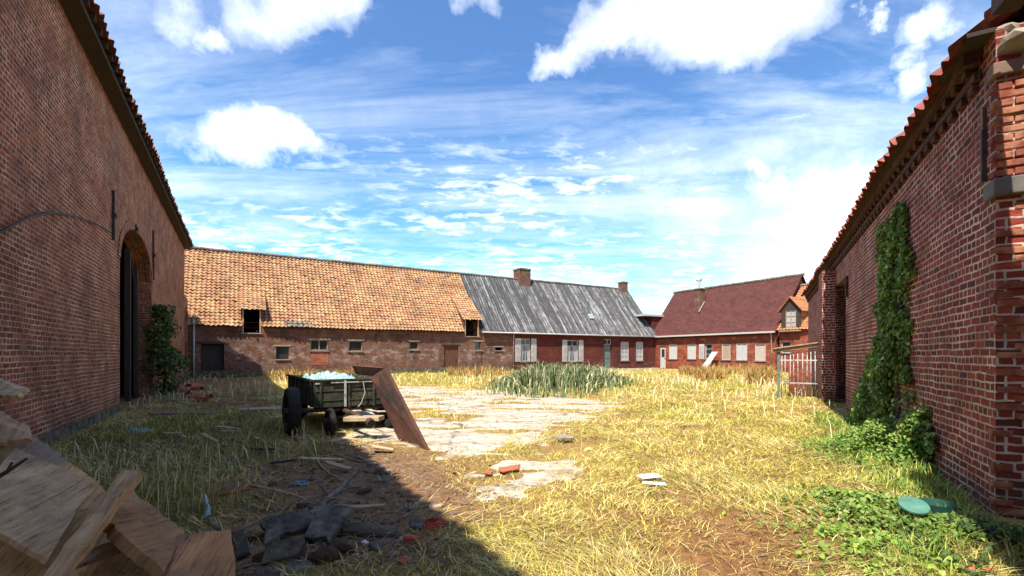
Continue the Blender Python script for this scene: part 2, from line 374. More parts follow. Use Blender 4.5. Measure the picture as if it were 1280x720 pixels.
def pantile(O, U, V, L, H, tw=.3, th=.31, amp=.03, lift=.035, sub=6, sag=.03, seed=1, skip=None, jit=.012):
    """relief roof covering. O eave corner, U along eave, V up the slope"""
    U = Vector(U).normalized(); V = Vector(V).normalized(); N = U.cross(V).normalized()
    if N.z < 0: N = -N
    nu = int(round(L/tw)); nv = max(1, int(round(H/th))); tw = L/nu; th = (H+.03)/nv; mb = MB()
    cu = np.arange(nu*sub+1)/sub; rs = np.random.default_rng(seed)
    f = cu % 1.0
    prof = amp*np.where(f < .62, np.cos(f/.62*math.pi), -np.cos((f-.62)/.38*math.pi))
    rows = []
    for r in range(nv): rows += [(r, lift), (r+.97, 0.0)]
    V3 = []; 
    J = rs.normal(0, jit, (nv+1, nu+1))
    for (v, h) in rows:
        ti = np.clip(cu.astype(int), 0, nu-1); jj = J[int(v)][ti]*(1 if h else .3)
        eave = rs.normal(0, .012, nu+1)[ti]*(1 if h else 0)
        z = prof+h+jj+sag*(fbm(cu*tw*.25+seed*7, np.full_like(cu, v*th*.3), seed, 3)-.5)*3
        p = np.array(O)[None]+np.outer(cu*tw, np.array(U))+np.outer(v*th+eave, np.array(V))+np.outer(z, np.array(N))
        V3.append(p)
    V3 = np.array(V3); m = len(cu)
    mb.v = [tuple(p) for p in V3.reshape(-1, 3)]
    for j in range(len(rows)-1):
        for i in range(m-1):
            r = int(rows[j][0]); c = i//sub
            if skip and skip(c, r, nu, nv): continue
            mb.f.append((j*m+i, j*m+i+1, (j+1)*m+i+1, (j+1)*m+i))
            e = .001
            v0 = rows[j][0]+e; v1 = rows[j+1][0]-e if rows[j+1][0] > rows[j][0] and rows[j][1] else rows[j][0]+.02
            a = i/sub+e; b = (i+1)/sub-e
            mb.uv += [(a, v0), (b, v0), (b, v1), (a, v1)]
    return mb

# ------------------------------------------------------------------ camera, light, world
cam = bpy.data.cameras.new('camera'); co = bpy.data.objects.new('camera', cam); col.objects.link(co); scene.camera = co
co.location = (0, 0, CAMH); co.rotation_euler = (R(90), 0, 0); cam.sensor_width = 36; cam.lens = 36*F/1280
cam.shift_y = (HZ-360)/1280; cam.clip_end = 3000; cam.clip_start = .05
sa, sb = .46, .888; el = R(59.5)
sd = Vector((-sa*math.cos(el), -sb*math.cos(el), math.sin(el)))      # towards the sun
sl = bpy.data.lights.new('sun', 'SUN'); so = bpy.data.objects.new('sun', sl); col.objects.link(so)
sl.energy = 3.1; sl.angle = R(.5); sl.color = (1, .93, .82); so.rotation_euler = sd.to_track_quat('Z', 'Y').to_euler(); so.location = (-6, -12, 20)
scene.cycles.max_bounces = 5; scene.cycles.diffuse_bounces = 3; scene.cycles.transmission_bounces = 2; scene.cycles.caustics_reflective = False
scene.view_settings.view_transform = 'Standard'; scene.view_settings.look = 'None'; scene.view_settings.exposure = 1.68; scene.view_settings.gamma = 1

def build_world():
    w = bpy.data.worlds.new('World'); scene.world = w; w.use_nodes = True; nt = w.node_tree
    t = NT.__new__(NT); t.t = nt; t.n = nt.nodes; t.n.clear()
    out = t.n.new('ShaderNodeOutputWorld'); bg = t.n.new('ShaderNodeBackground'); t.l(bg.outputs[0], out.inputs[0])
    sky = t.n.new('ShaderNodeTexSky'); sky.sky_type = 'NISHITA'; sky.sun_disc = False
    sky.sun_elevation = el; sky.sun_rotation = math.atan2(sd.x, sd.y); sky.air_density = 1.0; sky.dust_density = .6; sky.ozone_density = 3
    bg.inputs[1].default_value = .15
    tc = t.new('ShaderNodeTexCoord'); d = t.vm('NORMALIZE', tc.outputs['Generated'])
    sp = t.new('ShaderNodeSeparateXYZ'); t.l(d, sp.inputs[0]); z = t.math('MAXIMUM', sp.outputs[2], .03)
    hs = t.new('ShaderNodeHueSaturation'); hs.inputs['Saturation'].default_value = 1.0; hs.inputs['Value'].default_value = 1.0; t.l(sky.outputs[0], hs.inputs['Color'])
    skyc = t.mix(1, hs.outputs[0], t.ramp(sp.outputs[2], [(0, (.42, .60, .55)), (.2, (.35, .52, .53)), (.5, (.31, .42, .52)), (1, (.36, .44, .52))]), 'MULTIPLY')
    cx = t.new('ShaderNodeCombineXYZ'); zz = t.math('ADD', z, .12)
    t.l(t.math('DIVIDE', sp.outputs[0], zz), cx.inputs[0]); t.l(t.math('DIVIDE', sp.outputs[1], zz), cx.inputs[1])
    P = cx.outputs[0]
    def mp(v, rot, sx, sy):
        n = t.new('ShaderNodeMapping'); t.l(v, n.inputs[0]); n.inputs['Rotation'].default_value = (0, 0, R(rot)); n.inputs['Scale'].default_value = (sx, sy, 1); return n.outputs[0]
    cirrus = t.noise(mp(P, 35, .5, 1.5), 1.1, 9, .62, dist=.5)
    alto = t.noise(mp(P, -20, 1, 1.7), 6.5, 6, .62, dist=.3); altom = t.noise(P, .8, 3, .5)
    wisp = t.math('MULTIPLY', t.rng(cirrus, .43, .76), .75)
    wisp = t.math('MAXIMUM', wisp, t.math('MULTIPLY', t.math('MULTIPLY', t.rng(alto, .46, .64), t.math('MULTIPLY', t.rng(altom, .38, .52), t.rng(sp.outputs[2], .46, .34))), .8))
    wisp = t.math('MULTIPLY', wisp, t.rng(sp.outputs[2], .62, .3, .45, 1))
    warp = t.noise(d, 5, 8, .6, out='Color'); wv = t.new('ShaderNodeVectorMath', operation='MULTIPLY_ADD')
    t.l(t.vm('SUBTRACT', warp, (.5, .5, .5)), wv.inputs[0]); wv.inputs[1].default_value = (.26, .26, .26); t.l(d, wv.inputs[2]); dw = t.vm('MULTIPLY', wv.outputs[0], (1, 1, 1.55))
    acc = None
    blobs = [(285, 176, .05, 1.1), (318, 180, .06, 1.2), (350, 186, .05, 1.1), (375, 188, .032, .9), (262, 170, .03, .7), (760, 38, .06, .9), (715, 62, .04, .8), (830, 10, .08, 1.0), (900, 22, .08, 1.0), (930, 50, .05, .9), (970, 0, .08, 1), (880, -50, .12, 1),
             (965, 232, .045, .9), (990, 228, .035, .9), (935, 215, .02, .7), (1065, 225, .11, .8), (1095, 210, .05, .9), (1020, 240, .08, .6), (1040, 275, .16, .65), (950, 290, .12, .4), (860, 300, .09, .35), (1000, 330, .12, .5),
             (1170, 38, .035, 1), (1150, 65, .02, .9), (1135, 88, .02, .8), (1140, 112, .024, .9), (1068, 42, .018, .9), (690, 283, .022, .7), (380, 15, .06, .8), (330, 5, .05, .7), (420, 10, .04, .7), (265, 20, .03, .7), (590, 10, .03, .6), (810, 262, .05, .5), (560, 250, .03, .4), (220, 5, .04, .5)]
    for px, py, r, a in blobs:
        c = Vector(((px-640)/F, 1, (HZ-py)/F)).normalized(); c.z *= 1.55; r *= .88
        ds = t.vm('DISTANCE', dw, tuple(c)); v = t.rng(ds, r*1.75, r*.2, 0, a)
        acc = v if acc is None else t.math('MAXIMUM', acc, v)
    cl = t.math('MAXIMUM', wisp, acc)
    haze = t.rng(sp.outputs[2], 0, .16, .35, 0)
    cl = t.math('MINIMUM', t.math('MAXIMUM', cl, haze), 1.0)
    shade = t.mix(t.rng(t.noise(dw, 9, 5, .6), .4, .65), (3.3, 3.5, 3.7), (4.6, 4.7, 4.7))
    t.l(t.mix(cl, skyc, shade), bg.inputs[0])
build_world()

# ------------------------------------------------------------------ ground regions
def poly(pts): return np.array([G(*p)[:2] for p in pts])
def inside(x, y, P):
    c = np.zeros(x.shape, bool); n = len(P); j = n-1
    for i in range(n):
        xi, yi = P[i]; xj, yj = P[j]
        m = ((yi > y) != (yj > y)) & (x < (xj-xi)*(y-yi)/(yj-yi+1e-12)+xi); c ^= m; j = i
    return c
def sdist(x, y, P):          # signed distance, + inside
    d = np.full(x.shape, 1e9); n = len(P)
    for i in range(n):
        a = P[i]; b = P[(i+1) % n]; e = b-a; L = (e**2).sum()+1e-12
        t = np.clip(((x-a[0])*e[0]+(y-a[1])*e[1])/L, 0, 1)
        d = np.minimum(d, np.hypot(x-a[0]-t*e[0], y-a[1]-t*e[1]))
    return np.where(inside(x, y, P), d, -d)
PC1 = poly([(455, 487), (490, 484), (520, 484), (600, 489), (690, 497), (762, 504), (735, 516), (690, 528), (650, 545), (600, 556), (560, 560), (520, 557), (500, 566), (470, 550), (460, 515)])
PC3 = poly([(505, 572), (560, 560), (640, 556), (600, 568), (560, 578), (530, 600), (560, 622), (520, 632), (512, 600)])
PC2 = poly([(500, 590), (548, 575), (600, 565), (670, 568), (706, 580), (700, 598), (655, 610), (620, 622), (560, 604)])
PSOIL = poly([(230, 610), (300, 582), (380, 548), (500, 552), (580, 590), (650, 618), (640, 640), (585, 650), (600, 740), (250, 740), (240, 680)])
PGL = poly([(60, 580), (100, 545), (165, 525), (300, 520), (400, 545), (400, 580), (300, 592), (262, 640), (240, 740), (40, 740)])
PBR = poly([(780, 640), (880, 622), (1010, 650), (1090, 668), (1160, 720), (1160, 760), (760, 760), (730, 690)])
PGR = poly([(1030, 520), (1065, 520), (1175, 595), (1240, 660), (1330, 760), (1190, 740), (1160, 690), (1130, 650), (1060, 590)])
PRD = poly([(612, 492), (640, 477), (700, 472), (750, 472), (780, 478), (768, 486), (725, 493), (680, 497)])
def sm(d, w): return np.clip(d/w*.5+.5, 0, 1)
def fields(x, y):
    k = 1/ (1+0*x)
    wx = x+(fbm(x*.9, y*.9, 3)-.5)*1.3+(fbm(x*5, y*5, 9)-.5)*.3; wy = y+(fbm(x*.9, y*.9, 5)-.5)*1.5+(fbm(x*5, y*5, 12)-.5)*.3
    conc = np.maximum(np.maximum(sm(sdist(wx, wy, PC1)+.6, 1.0), sm(sdist(wx, wy, PC2)+.4, .5)), .8*sm(sdist(wx, wy, PC3)+.1, .3)); conc = np.clip(conc+(fbm(x*2.6, y*3.4, 58, 4)-.5)*.9*(1-np.abs(conc*2-1)), 0, 1)
    soil = sm(sdist(wx, wy, PSOIL), .4); gl = sm(sdist(wx, wy, PGL), .5); br = sm(sdist(wx, wy, PBR), .5); gr = sm(sdist(wx, wy, PGR), .35)
    # strip in the shade of the barn, further back: bare earth with thin grass
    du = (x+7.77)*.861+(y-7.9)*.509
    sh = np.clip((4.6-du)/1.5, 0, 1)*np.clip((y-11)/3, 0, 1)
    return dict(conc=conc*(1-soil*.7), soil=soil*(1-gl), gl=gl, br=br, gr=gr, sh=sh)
def hgt(x, y):
    f = 1/(1+np.hypot(x, y)/60)
    return ((fbm(x*.35, y*.35, 21, 3)-.5)*.10+(fbm(x*2.2, y*2.2, 31, 4)-.5)*.06)*f*np.clip(1.2-np.hypot(x, y)/150, 0.2, 1)
def ground():
    def ax(a, b, fine0, fine1, st, mid0, mid1, ms):
        L = [np.arange(fine0, fine1, st), np.arange(fine1, mid1, ms), np.arange(mid0, fine0, ms)]
        out = np.geomspace(mid1, b, 26) if mid1 > 0 else []
        inn = -np.geomspace(-mid0, -a, 26) if mid0 < 0 else []
        return np.unique(np.round(np.concatenate(L+[out, inn]), 4))
    xs = ax(-1500, 1500, -8, 8, .07, -30, 30, .3); ys = ax(-1500, 1500, 1.2, 12, .07, -30, 62, .3)
    X, Y = np.meshgrid(xs, ys); z = hgt(X, Y); fd = fields(X, Y)
    z = z-fd['conc']*.0+fd['soil']*(fbm(X*4, Y*4, 41, 4)-.45)*.10
    nx, ny = len(xs), len(ys); v = np.stack([X, Y, z], -1).reshape(-1, 3)
    i = np.arange(nx*ny).reshape(ny, nx); f = np.stack([i[:-1, :-1], i[:-1, 1:], i[1:, 1:], i[1:, :-1]], -1).reshape(-1, 4)
    me = bpy.data.meshes.new('ground'); me.vertices.add(len(v)); me.vertices.foreach_set('co', v.ravel()); me.loops.add(f.size); me.loops.foreach_set('vertex_index', f.ravel().astype(np.int32))
    me.polygons.add(len(f)); me.polygons.foreach_set('loop_start', (np.arange(len(f))*4).astype(np.int32)); me.update(calc_edges=True)
    me.polygons.foreach_set('use_smooth', np.ones(len(f), bool))
    a = me.attributes.new('mask', 'FLOAT_COLOR', 'POINT')
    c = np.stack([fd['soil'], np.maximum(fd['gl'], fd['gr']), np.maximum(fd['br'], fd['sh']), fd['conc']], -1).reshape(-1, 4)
    a.data.foreach_set('color', c.ravel())
    t = NT('earth_and_straw'); p = t.pos(); at_ = t.new('ShaderNodeAttribute', attribute_name='mask'); s = t.new('ShaderNodeSeparateColor'); t.l(at_.outputs['Color'], s.inputs[0])
    n1 = t.noise(p, 9, 8, .7); n2 = t.noise(p, 1.1, 6, .6); n3 = t.noise(t.pos(1, 3, 1), 26, 6, .7)
    dry = t.ramp(n3, [(.3, (.12, .065, .02)), (.5, (.34, .22, .06)), (.7, (.60, .46, .12))])
    dry = t.mix(t.rng(n2, .42, .58, 0, .8), dry, t.ramp(n1, [(.3, (.13, .07, .03)), (.7, (.34, .20, .08))]))
    soil = t.ramp(n1, [(.3, (.08, .045, .024)), (.5, (.19, .105, .055)), (.68, (.33, .20, .11))])
    soil = t.mix(t.rng(n2, .5, .66, 0, .5), soil, (.36, .17, .065))
    gre = t.ramp(n1, [(.3, (.07, .06, .022)), (.7, (.19, .16, .06))])
    brn = t.ramp(n1, [(.3, (.13, .055, .022)), (.55, (.26, .125, .045)), (.75, (.42, .25, .09))])
    c = t.mix(s.outputs['Blue'], dry, brn); c = t.mix(s.outputs['Green'], c, gre); c = t.mix(s.outputs['Red'], c, soil)
    t.fin(c, t.bump(t.math('ADD', n1, t.math('MULTIPLY', n3, .6)), .9, .04), .95)
    me.materials.append(t.m); o = bpy.data.objects.new('ground', me); col.objects.link(o); tag(o, kind='structure')
    # --- cast concrete yard: sheet whose worn edges dip under the earth
    xs = np.arange(-9.5, 6.2, .08); ys = np.arange(4.4, 26, .1); X, Y = np.meshgrid(xs, ys); fd = fields(X, Y)
    wn = fbm(X*2.2, Y*2.2, 55, 5)
    z = hgt(X, Y)+.028*np.clip((fd['conc']-.5)*4, -1.6, 1)-.045*np.clip((fbm(X*.8, Y*2.2, 57, 5)-.57)*12, 0, 1)-.012
    nx, ny = len(xs), len(ys); v = np.stack([X, Y, z], -1).reshape(-1, 3); keep = (fd['conc'] > .04)
    i = np.arange(nx*ny).reshape(ny, nx); f = np.stack([i[:-1, :-1], i[:-1, 1:], i[1:, 1:], i[1:, :-1]], -1).reshape(-1, 4)
    f = f[keep.reshape(-1)[f].all(1)]; used = np.unique(f); mp = np.zeros(nx*ny, int); mp[used] = np.arange(len(used)); f = mp[f]; v = v[used]
    me = bpy.data.meshes.new('concrete_paving'); me.from_pydata(v.tolist(), [], f.tolist())
    t = NT('worn_concrete'); p = t.pos(); w = t.noise(p, 1.5, 4, .6, out='Color'); pv = t.new('ShaderNodeVectorMath', operation='MULTIPLY_ADD'); t.l(w, pv.inputs[0]); pv.inputs[1].default_value = (1.6, 1.1, 0); t.l(p, pv.inputs[2])
    vo = t.new('ShaderNodeTexVoronoi', feature='DISTANCE_TO_EDGE'); vo.inputs['Scale'].default_value = .30; t.l(pv.outputs[0], vo.inputs['Vector'])
    a = t.noise(p, 5, 10, .8); b = t.noise(t.pos(1, 3.0, 1), .8, 8, .74)
    c = t.ramp(a, [(.33, (.13, .11, .085)), (.47, (.38, .335, .27)), (.72, (.56, .50, .41))])
    c = t.mix(t.rng(b, .5, .62, 0, .85), c, t.ramp(a, [(.35, (.10, .05, .02)), (.65, (.38, .25, .10))]))
    c = t.mix(t.rng(vo.outputs[0], .002, .010, .8, 0), c, (.05, .035, .02))
    t.fin(c, t.bump(t.math('ADD', a, t.rng(vo.outputs[0], 0, .02)), .4, .012), .9); me.materials.append(t.m)
    o = bpy.data.objects.new('concrete_paving', me); col.objects.link(o); tag(o, kind='structure')
ground()

# ------------------------------------------------------------------ blades
def blade_mesh(name, x, y, z, h, w, lean, rgb, mat, droop=.3, seed=0, az=None):
    r = np.random.default_rng(seed); n = len(x); az = r.uniform(0, 2*np.pi, n) if az is None else az
    lx = np.cos(az)*lean; ly = np.sin(az)*lean; pa = r.uniform(0, 2*np.pi, n); px = np.cos(pa)*w/2; py = np.sin(pa)*w/2
    c = np.sqrt(np.clip(1-lean**2, .02, 1)); V = np.zeros((n, 5, 3))
    V[:, 0] = np.stack([x-px, y-py, z-.01], -1); V[:, 1] = np.stack([x+px, y+py, z-.01], -1)
    mx = x+lx*h*.5; my = y+ly*h*.5; mz = z+c*h*.55
    V[:, 2] = np.stack([mx+px*.8, my+py*.8, mz], -1); V[:, 3] = np.stack([mx-px*.8, my-py*.8, mz], -1)
    V[:, 4] = np.stack([x+lx*h*(1.0+droop), y+ly*h*(1.0+droop), z+c*h*(1-droop*.5)], -1)
    b = (np.arange(n)*5)[:, None]; li = np.concatenate([b+np.array([0, 1, 2, 3]), b+np.array([3, 2, 4])], 1)
    me = bpy.data.meshes.new(name); me.vertices.add(n*5); me.vertices.foreach_set('co', V.ravel()); me.loops.add(n*7); me.loops.foreach_set('vertex_index', li.ravel().astype(np.int32))
    me.polygons.add(n*2); ls = np.stack([np.arange(n)*7, np.arange(n)*7+4], 1).ravel(); me.polygons.foreach_set('loop_start', ls.astype(np.int32)); me.update(calc_edges=True)
    a = me.attributes.new('Col', 'FLOAT_COLOR', 'POINT'); cc = np.ones((n, 5, 4)); cc[:, :, :3] = rgb[:, None, :]; a.data.foreach_set('color', cc.ravel())
    me.materials.append(mat); o = bpy.data.objects.new(name, me); col.objects.link(o); return o
def sample(n, rmin, rmax, p, seed, amax=62):
    r = np.random.default_rng(seed); u = r.random(n); e = 2-p       # density ~ r^-p
    rr = (rmin**e+u*(rmax**e-rmin**e))**(1/e); a = r.uniform(-R(amax), R(amax), n)
    return rr*np.sin(a), rr*np.cos(a), rr
def clear_of(x, y):
    k = np.ones(x.shape, bool)
    L = (x+7.77)*.861+(y-7.9)*.509; k &= L > .12
    Rr = (x-5.33)*-.877+(y-5.84)*.481; k &= Rr > .08
    Fw = (x+19.9)*.509-(y-29.3)*.861; k &= Fw > .1
    Hh = -(x-15.7)*.861-(y-50)*.509; k &= Hh > .1
    return k
def grass():
    r = np.random.default_rng(5)
    x, y, rr = sample(620000, 2.2, 48, 1.4, 3); f = fields(x, y); cl = fbm(x*1.6, y*1.6, 61, 4); c2 = fbm(x*.45, y*.45, 71, 3)
    dens = (1-f['conc']*.97)*(1-f['soil']*.97)*(1-f['br']*.72)*(1-f['sh']*.75)*np.clip((cl-.33)*5, .08, 1)*(1-.6*f['gl'])*(1-.35*f['gr'])
    # cracks in the concrete carry grass
    crack = (fbm(x*.8, y*2.2, 57, 5) > .60) & (f['conc'] > .5); dens = np.where(crack, .45, dens)
    k = (r.random(len(x)) < dens) & clear_of(x, y); x, y, rr = x[k], y[k], rr[k]; f = {a: b[k] for a, b in f.items()}; cl = cl[k]; c2 = c2[k]; n = len(x)
    tall = np.clip((fbm(x*.5, y*.5, 91, 3)-.45)*5, 0, 1)*np.clip((y-8)/8, 0, 1)
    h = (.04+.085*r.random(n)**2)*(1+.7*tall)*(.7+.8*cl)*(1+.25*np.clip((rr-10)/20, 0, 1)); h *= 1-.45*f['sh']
    w = (.0022+.0009*rr**.9)*(.6+.8*r.random(n)); lean = np.clip(r.beta(3.2, .8, n)*.99-.3*tall, .1, .99)
    straw = np.array([[.54, .46, .09], [.62, .54, .12], [.40, .28, .06], [.70, .64, .27], [.22, .13, .035]])[r.integers(0, 5, n)]
    ol = np.array([[.42, .44, .07], [.30, .33, .05]])[r.integers(0, 2, n)]
    pg = np.clip((fbm(x*.7, y*.7, 101, 4)-.45)*5+np.clip((x/np.maximum(y, 1)-.25)*1.2, 0, .4), 0, .9)+.12; pg = np.where(r.random(n) < pg*.55+f['gr']*.7, 1, 0)[:, None]
    rgb = straw*(1-pg)+ol*pg
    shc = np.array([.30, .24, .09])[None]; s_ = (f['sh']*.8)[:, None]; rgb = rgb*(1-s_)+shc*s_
    z = hgt(x, y)
    o = blade_mesh('dry_grass', x, y, z, h, w, lean, rgb, M['grass'], .25, 6); tag(o, 'sun bleached yellow grass matting the yard', 'grass', kind='stuff')
    x, y, rr = sample(230000, 2.2, 22, 1.2, 44); f = fields(x, y); k = (r.random(len(x)) < (1-f['conc'])*(1-f['soil']*.96)*(1-.7*f['gl'])*(1-.8*f['gr'])*np.clip((fbm(x*1.3, y*1.3, 67, 4)-.38)*5, .05, 1)) & clear_of(x, y); x, y, rr = x[k], y[k], rr[k]; br = np.maximum(f['br'], f['sh'])[k]; n = len(x)
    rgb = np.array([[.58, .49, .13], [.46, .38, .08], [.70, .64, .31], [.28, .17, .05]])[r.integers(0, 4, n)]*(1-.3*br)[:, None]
    flow = fbm(x*.9, y*.9, 69, 2)*9; o = blade_mesh('flattened_straw', x, y, hgt(x, y)+.012+.03*r.random(n), .07+.13*r.random(n), (.0022+.0008*rr), np.full(n, .975), rgb, M['grass'], .1, 45, az=flow+r.normal(0, .8, n)); tag(o, 'flattened straw lying over the yard', 'straw', kind='stuff')
    # greener grass: left in the barn's shade and along the right wall
    x, y, rr = sample(400000, 2.0, 15, 1.15, 8); f = fields(x, y); m = np.maximum(f['gl'], f['gr']); cl = fbm(x*2, y*2, 63, 4)
    bare = np.clip((fbm(x*1.1, y*1.1, 64, 4)-.42)*7, 0, 1); m = np.where(f['gl'] > f['gr'], f['gl']*(.08+.75*bare), f['gr'])
    k = (r.random(len(x)) < m*np.clip((cl-.25)*3, .1, 1)) & clear_of(x, y); x, y, rr, cl = x[k], y[k], rr[k], cl[k]; gr = f['gr'][k]; n = len(x)
    h = (.06+.16*r.random(n)**1.5)*(.6+.9*cl); w = (.0028+.0009*rr)*(.7+.6*r.random(n)); lean = r.beta(2, 2, n)*.95
    gp = np.array([[.26, .26, .05], [.36, .32, .08], [.18, .19, .035], [.50, .40, .15], [.28, .22, .06]])[r.integers(0, 5, n)]
    g2 = np.array([[.14, .25, .03], [.24, .33, .05], [.50, .46, .13], [.10, .19, .03], [.34, .38, .08]])[r.integers(0, 5, n)]
    rgb = np.where((gr > .5)[:, None], g2, gp)
    o = blade_mesh('green_grass', x, y, hgt(x, y), h, w, lean, rgb, M['grass'], .3, 9); tag(o, 'green grass in the shade of the barn and along the ivy wall', 'grass', kind='stuff')
    # tall straw stalks with pale seed heads
    x, y, rr = sample(26000, 4.5, 45, .9, 12); f = fields(x, y); c2 = fbm(x*.5, y*.5, 111, 4)
    k = (r.random(len(x)) < np.clip((c2-.48)*6, .0, 1)*(1-f['conc'])*(1-f['soil']*.9)*(1-f['br'])*(.05+.95*np.clip((y-9)/8, 0, 1)*np.clip((30-y)/8, .12, 1)+1.2*f['gl'])) & clear_of(x, y)
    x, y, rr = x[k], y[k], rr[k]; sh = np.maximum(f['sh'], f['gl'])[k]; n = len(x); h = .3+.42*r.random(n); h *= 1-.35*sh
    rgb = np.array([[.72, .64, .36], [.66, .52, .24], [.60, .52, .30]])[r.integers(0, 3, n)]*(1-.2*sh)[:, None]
    o = blade_mesh('tall_straw', x, y, hgt(x, y), h, (.006+.0011*rr), r.beta(1.6, 4, n)*.8, rgb, M['grass'], .5, 13); tag(o, 'tall straw stalks standing above the yellow grass', 'grass', kind='stuff')
    # loose straw litter on the bare earth
    x, y, rr = sample(70000, 2.2, 13, 1.0, 14); f = fields(x, y); k = (r.random(len(x)) < (f['soil']*.9+f['br']*1.0)*np.clip((fbm(x*3, y*3, 65)-.35)*4, 0, 1)) & clear_of(x, y); x, y, rr = x[k], y[k], rr[k]; sl_ = f['soil'][k]; n = len(x)
    rgb = np.array([[.55, .40, .16], [.40, .26, .10], [.24, .14, .07]])[r.integers(0, 3, n)]*(1-.3*sl_)[:, None]
    o = blade_mesh('straw_litter', x, y, hgt(x, y)+.01+.02*r.random(n), .04+.16*r.random(n)**2, (.0025+.0008*rr), np.full(n, .985), rgb, M['grass'], .1, 15); tag(o, 'loose straw and stems lying on bare brown earth', 'straw litter', kind='stuff')
grass()

def reeds():
    r = np.random.default_rng(21); P = PRD; lo = P.min(0); hi = P.max(0); n = 17000
    x = r.uniform(lo[0]-.5, hi[0]+.5, n); y = r.uniform(lo[1]-.5, hi[1]+.5, n); d = sdist(x, y, P)
    k = (r.random(n) < sm(d, 1.0)*np.clip((fbm(x, y, 7)-.3)*4, .1, 1)); x, y, d = x[k], y[k], d[k]; n = len(x)
    h = (.55+1.0*r.random(n)**1.4)*np.clip(.5+d*.4, .35, 1)*(.55+.9*fbm(x*.8, y*.8, 17, 3)); w = .025+.03*r.random(n)
    rgb = np.array([[.09, .14, .045], [.14, .19, .07], [.035, .055, .018], [.48, .45, .26], [.19, .23, .10]])[r.integers(0, 5, n)]
    o = blade_mesh('reed_bed', x, y, hgt(x, y), h, w, r.beta(1.3, 3.4, n)*.85, rgb, M['grass'], .6, 22); tag(o, 'dense bed of grey green reeds in the middle of the yard', 'reeds', kind='stuff')
reeds()

# ------------------------------------------------------------------ leaves
def leaf_mesh(name, P, Nn, size, rgb, parent=None, seed=0, droop=.4):
    """P (n,3) centres, Nn (n,3) outward; each leaf a folded lobed shape of 4 triangles"""
    r = np.random.default_rng(seed); n = len(P)
    nn = Nn+r.normal(0, .45, (n, 3)); nn /= np.linalg.norm(nn, axis=1)[:, None]
    up = np.tile(np.array([0, 0, -1.0]), (n, 1))+r.normal(0, .5, (n, 3)); a = up-(up*nn).sum(1)[:, None]*nn; a /= np.linalg.norm(a, axis=1)[:, None]+1e-9
    b = np.cross(nn, a); s = size[:, None]; V = np.zeros((n, 6, 3))
    V[:, 0] = P-a*s*.45; V[:, 1] = P-b*s*.5-a*s*.12+nn*s*.14; V[:, 2] = P-b*s*.28+a*s*.3+nn*s*.06; V[:, 3] = P+a*s*.62-nn*s*.12; V[:, 4] = P+b*s*.28+a*s*.3+nn*s*.06; V[:, 5] = P+b*s*.5-a*s*.12+nn*s*.14
    if parent is not None: V -= np.array(wloc(parent))
    bb = (np.arange(n)*6)[:, None]; li = np.concatenate([bb+np.array([0, 3, 2, 1]), bb+np.array([0, 5, 4, 3])], 1)
    me = bpy.data.meshes.new(name); me.vertices.add(n*6); me.vertices.foreach_set('co', V.ravel()); me.loops.add(n*8); me.loops.foreach_set('vertex_index', li.ravel().astype(np.int32))
    me.polygons.add(n*2); me.polygons.foreach_set('loop_start', (np.arange(n*2)*4).astype(np.int32)); me.update(calc_edges=True)
    at_ = me.attributes.new('Col', 'FLOAT_COLOR', 'POINT'); cc = np.ones((n, 6, 4)); cc[:, :, :3] = rgb[:, None, :]; at_.data.foreach_set('color', cc.ravel())
    me.materials.append(M['leaf']); o = bpy.data.objects.new(name, me); col.objects.link(o)
    if parent is not None: o.parent = parent
    return o
GREENS = np.array([[.10, .20, .03], [.15, .26, .045], [.055, .11, .02], [.26, .34, .08], [.16, .21, .05]])

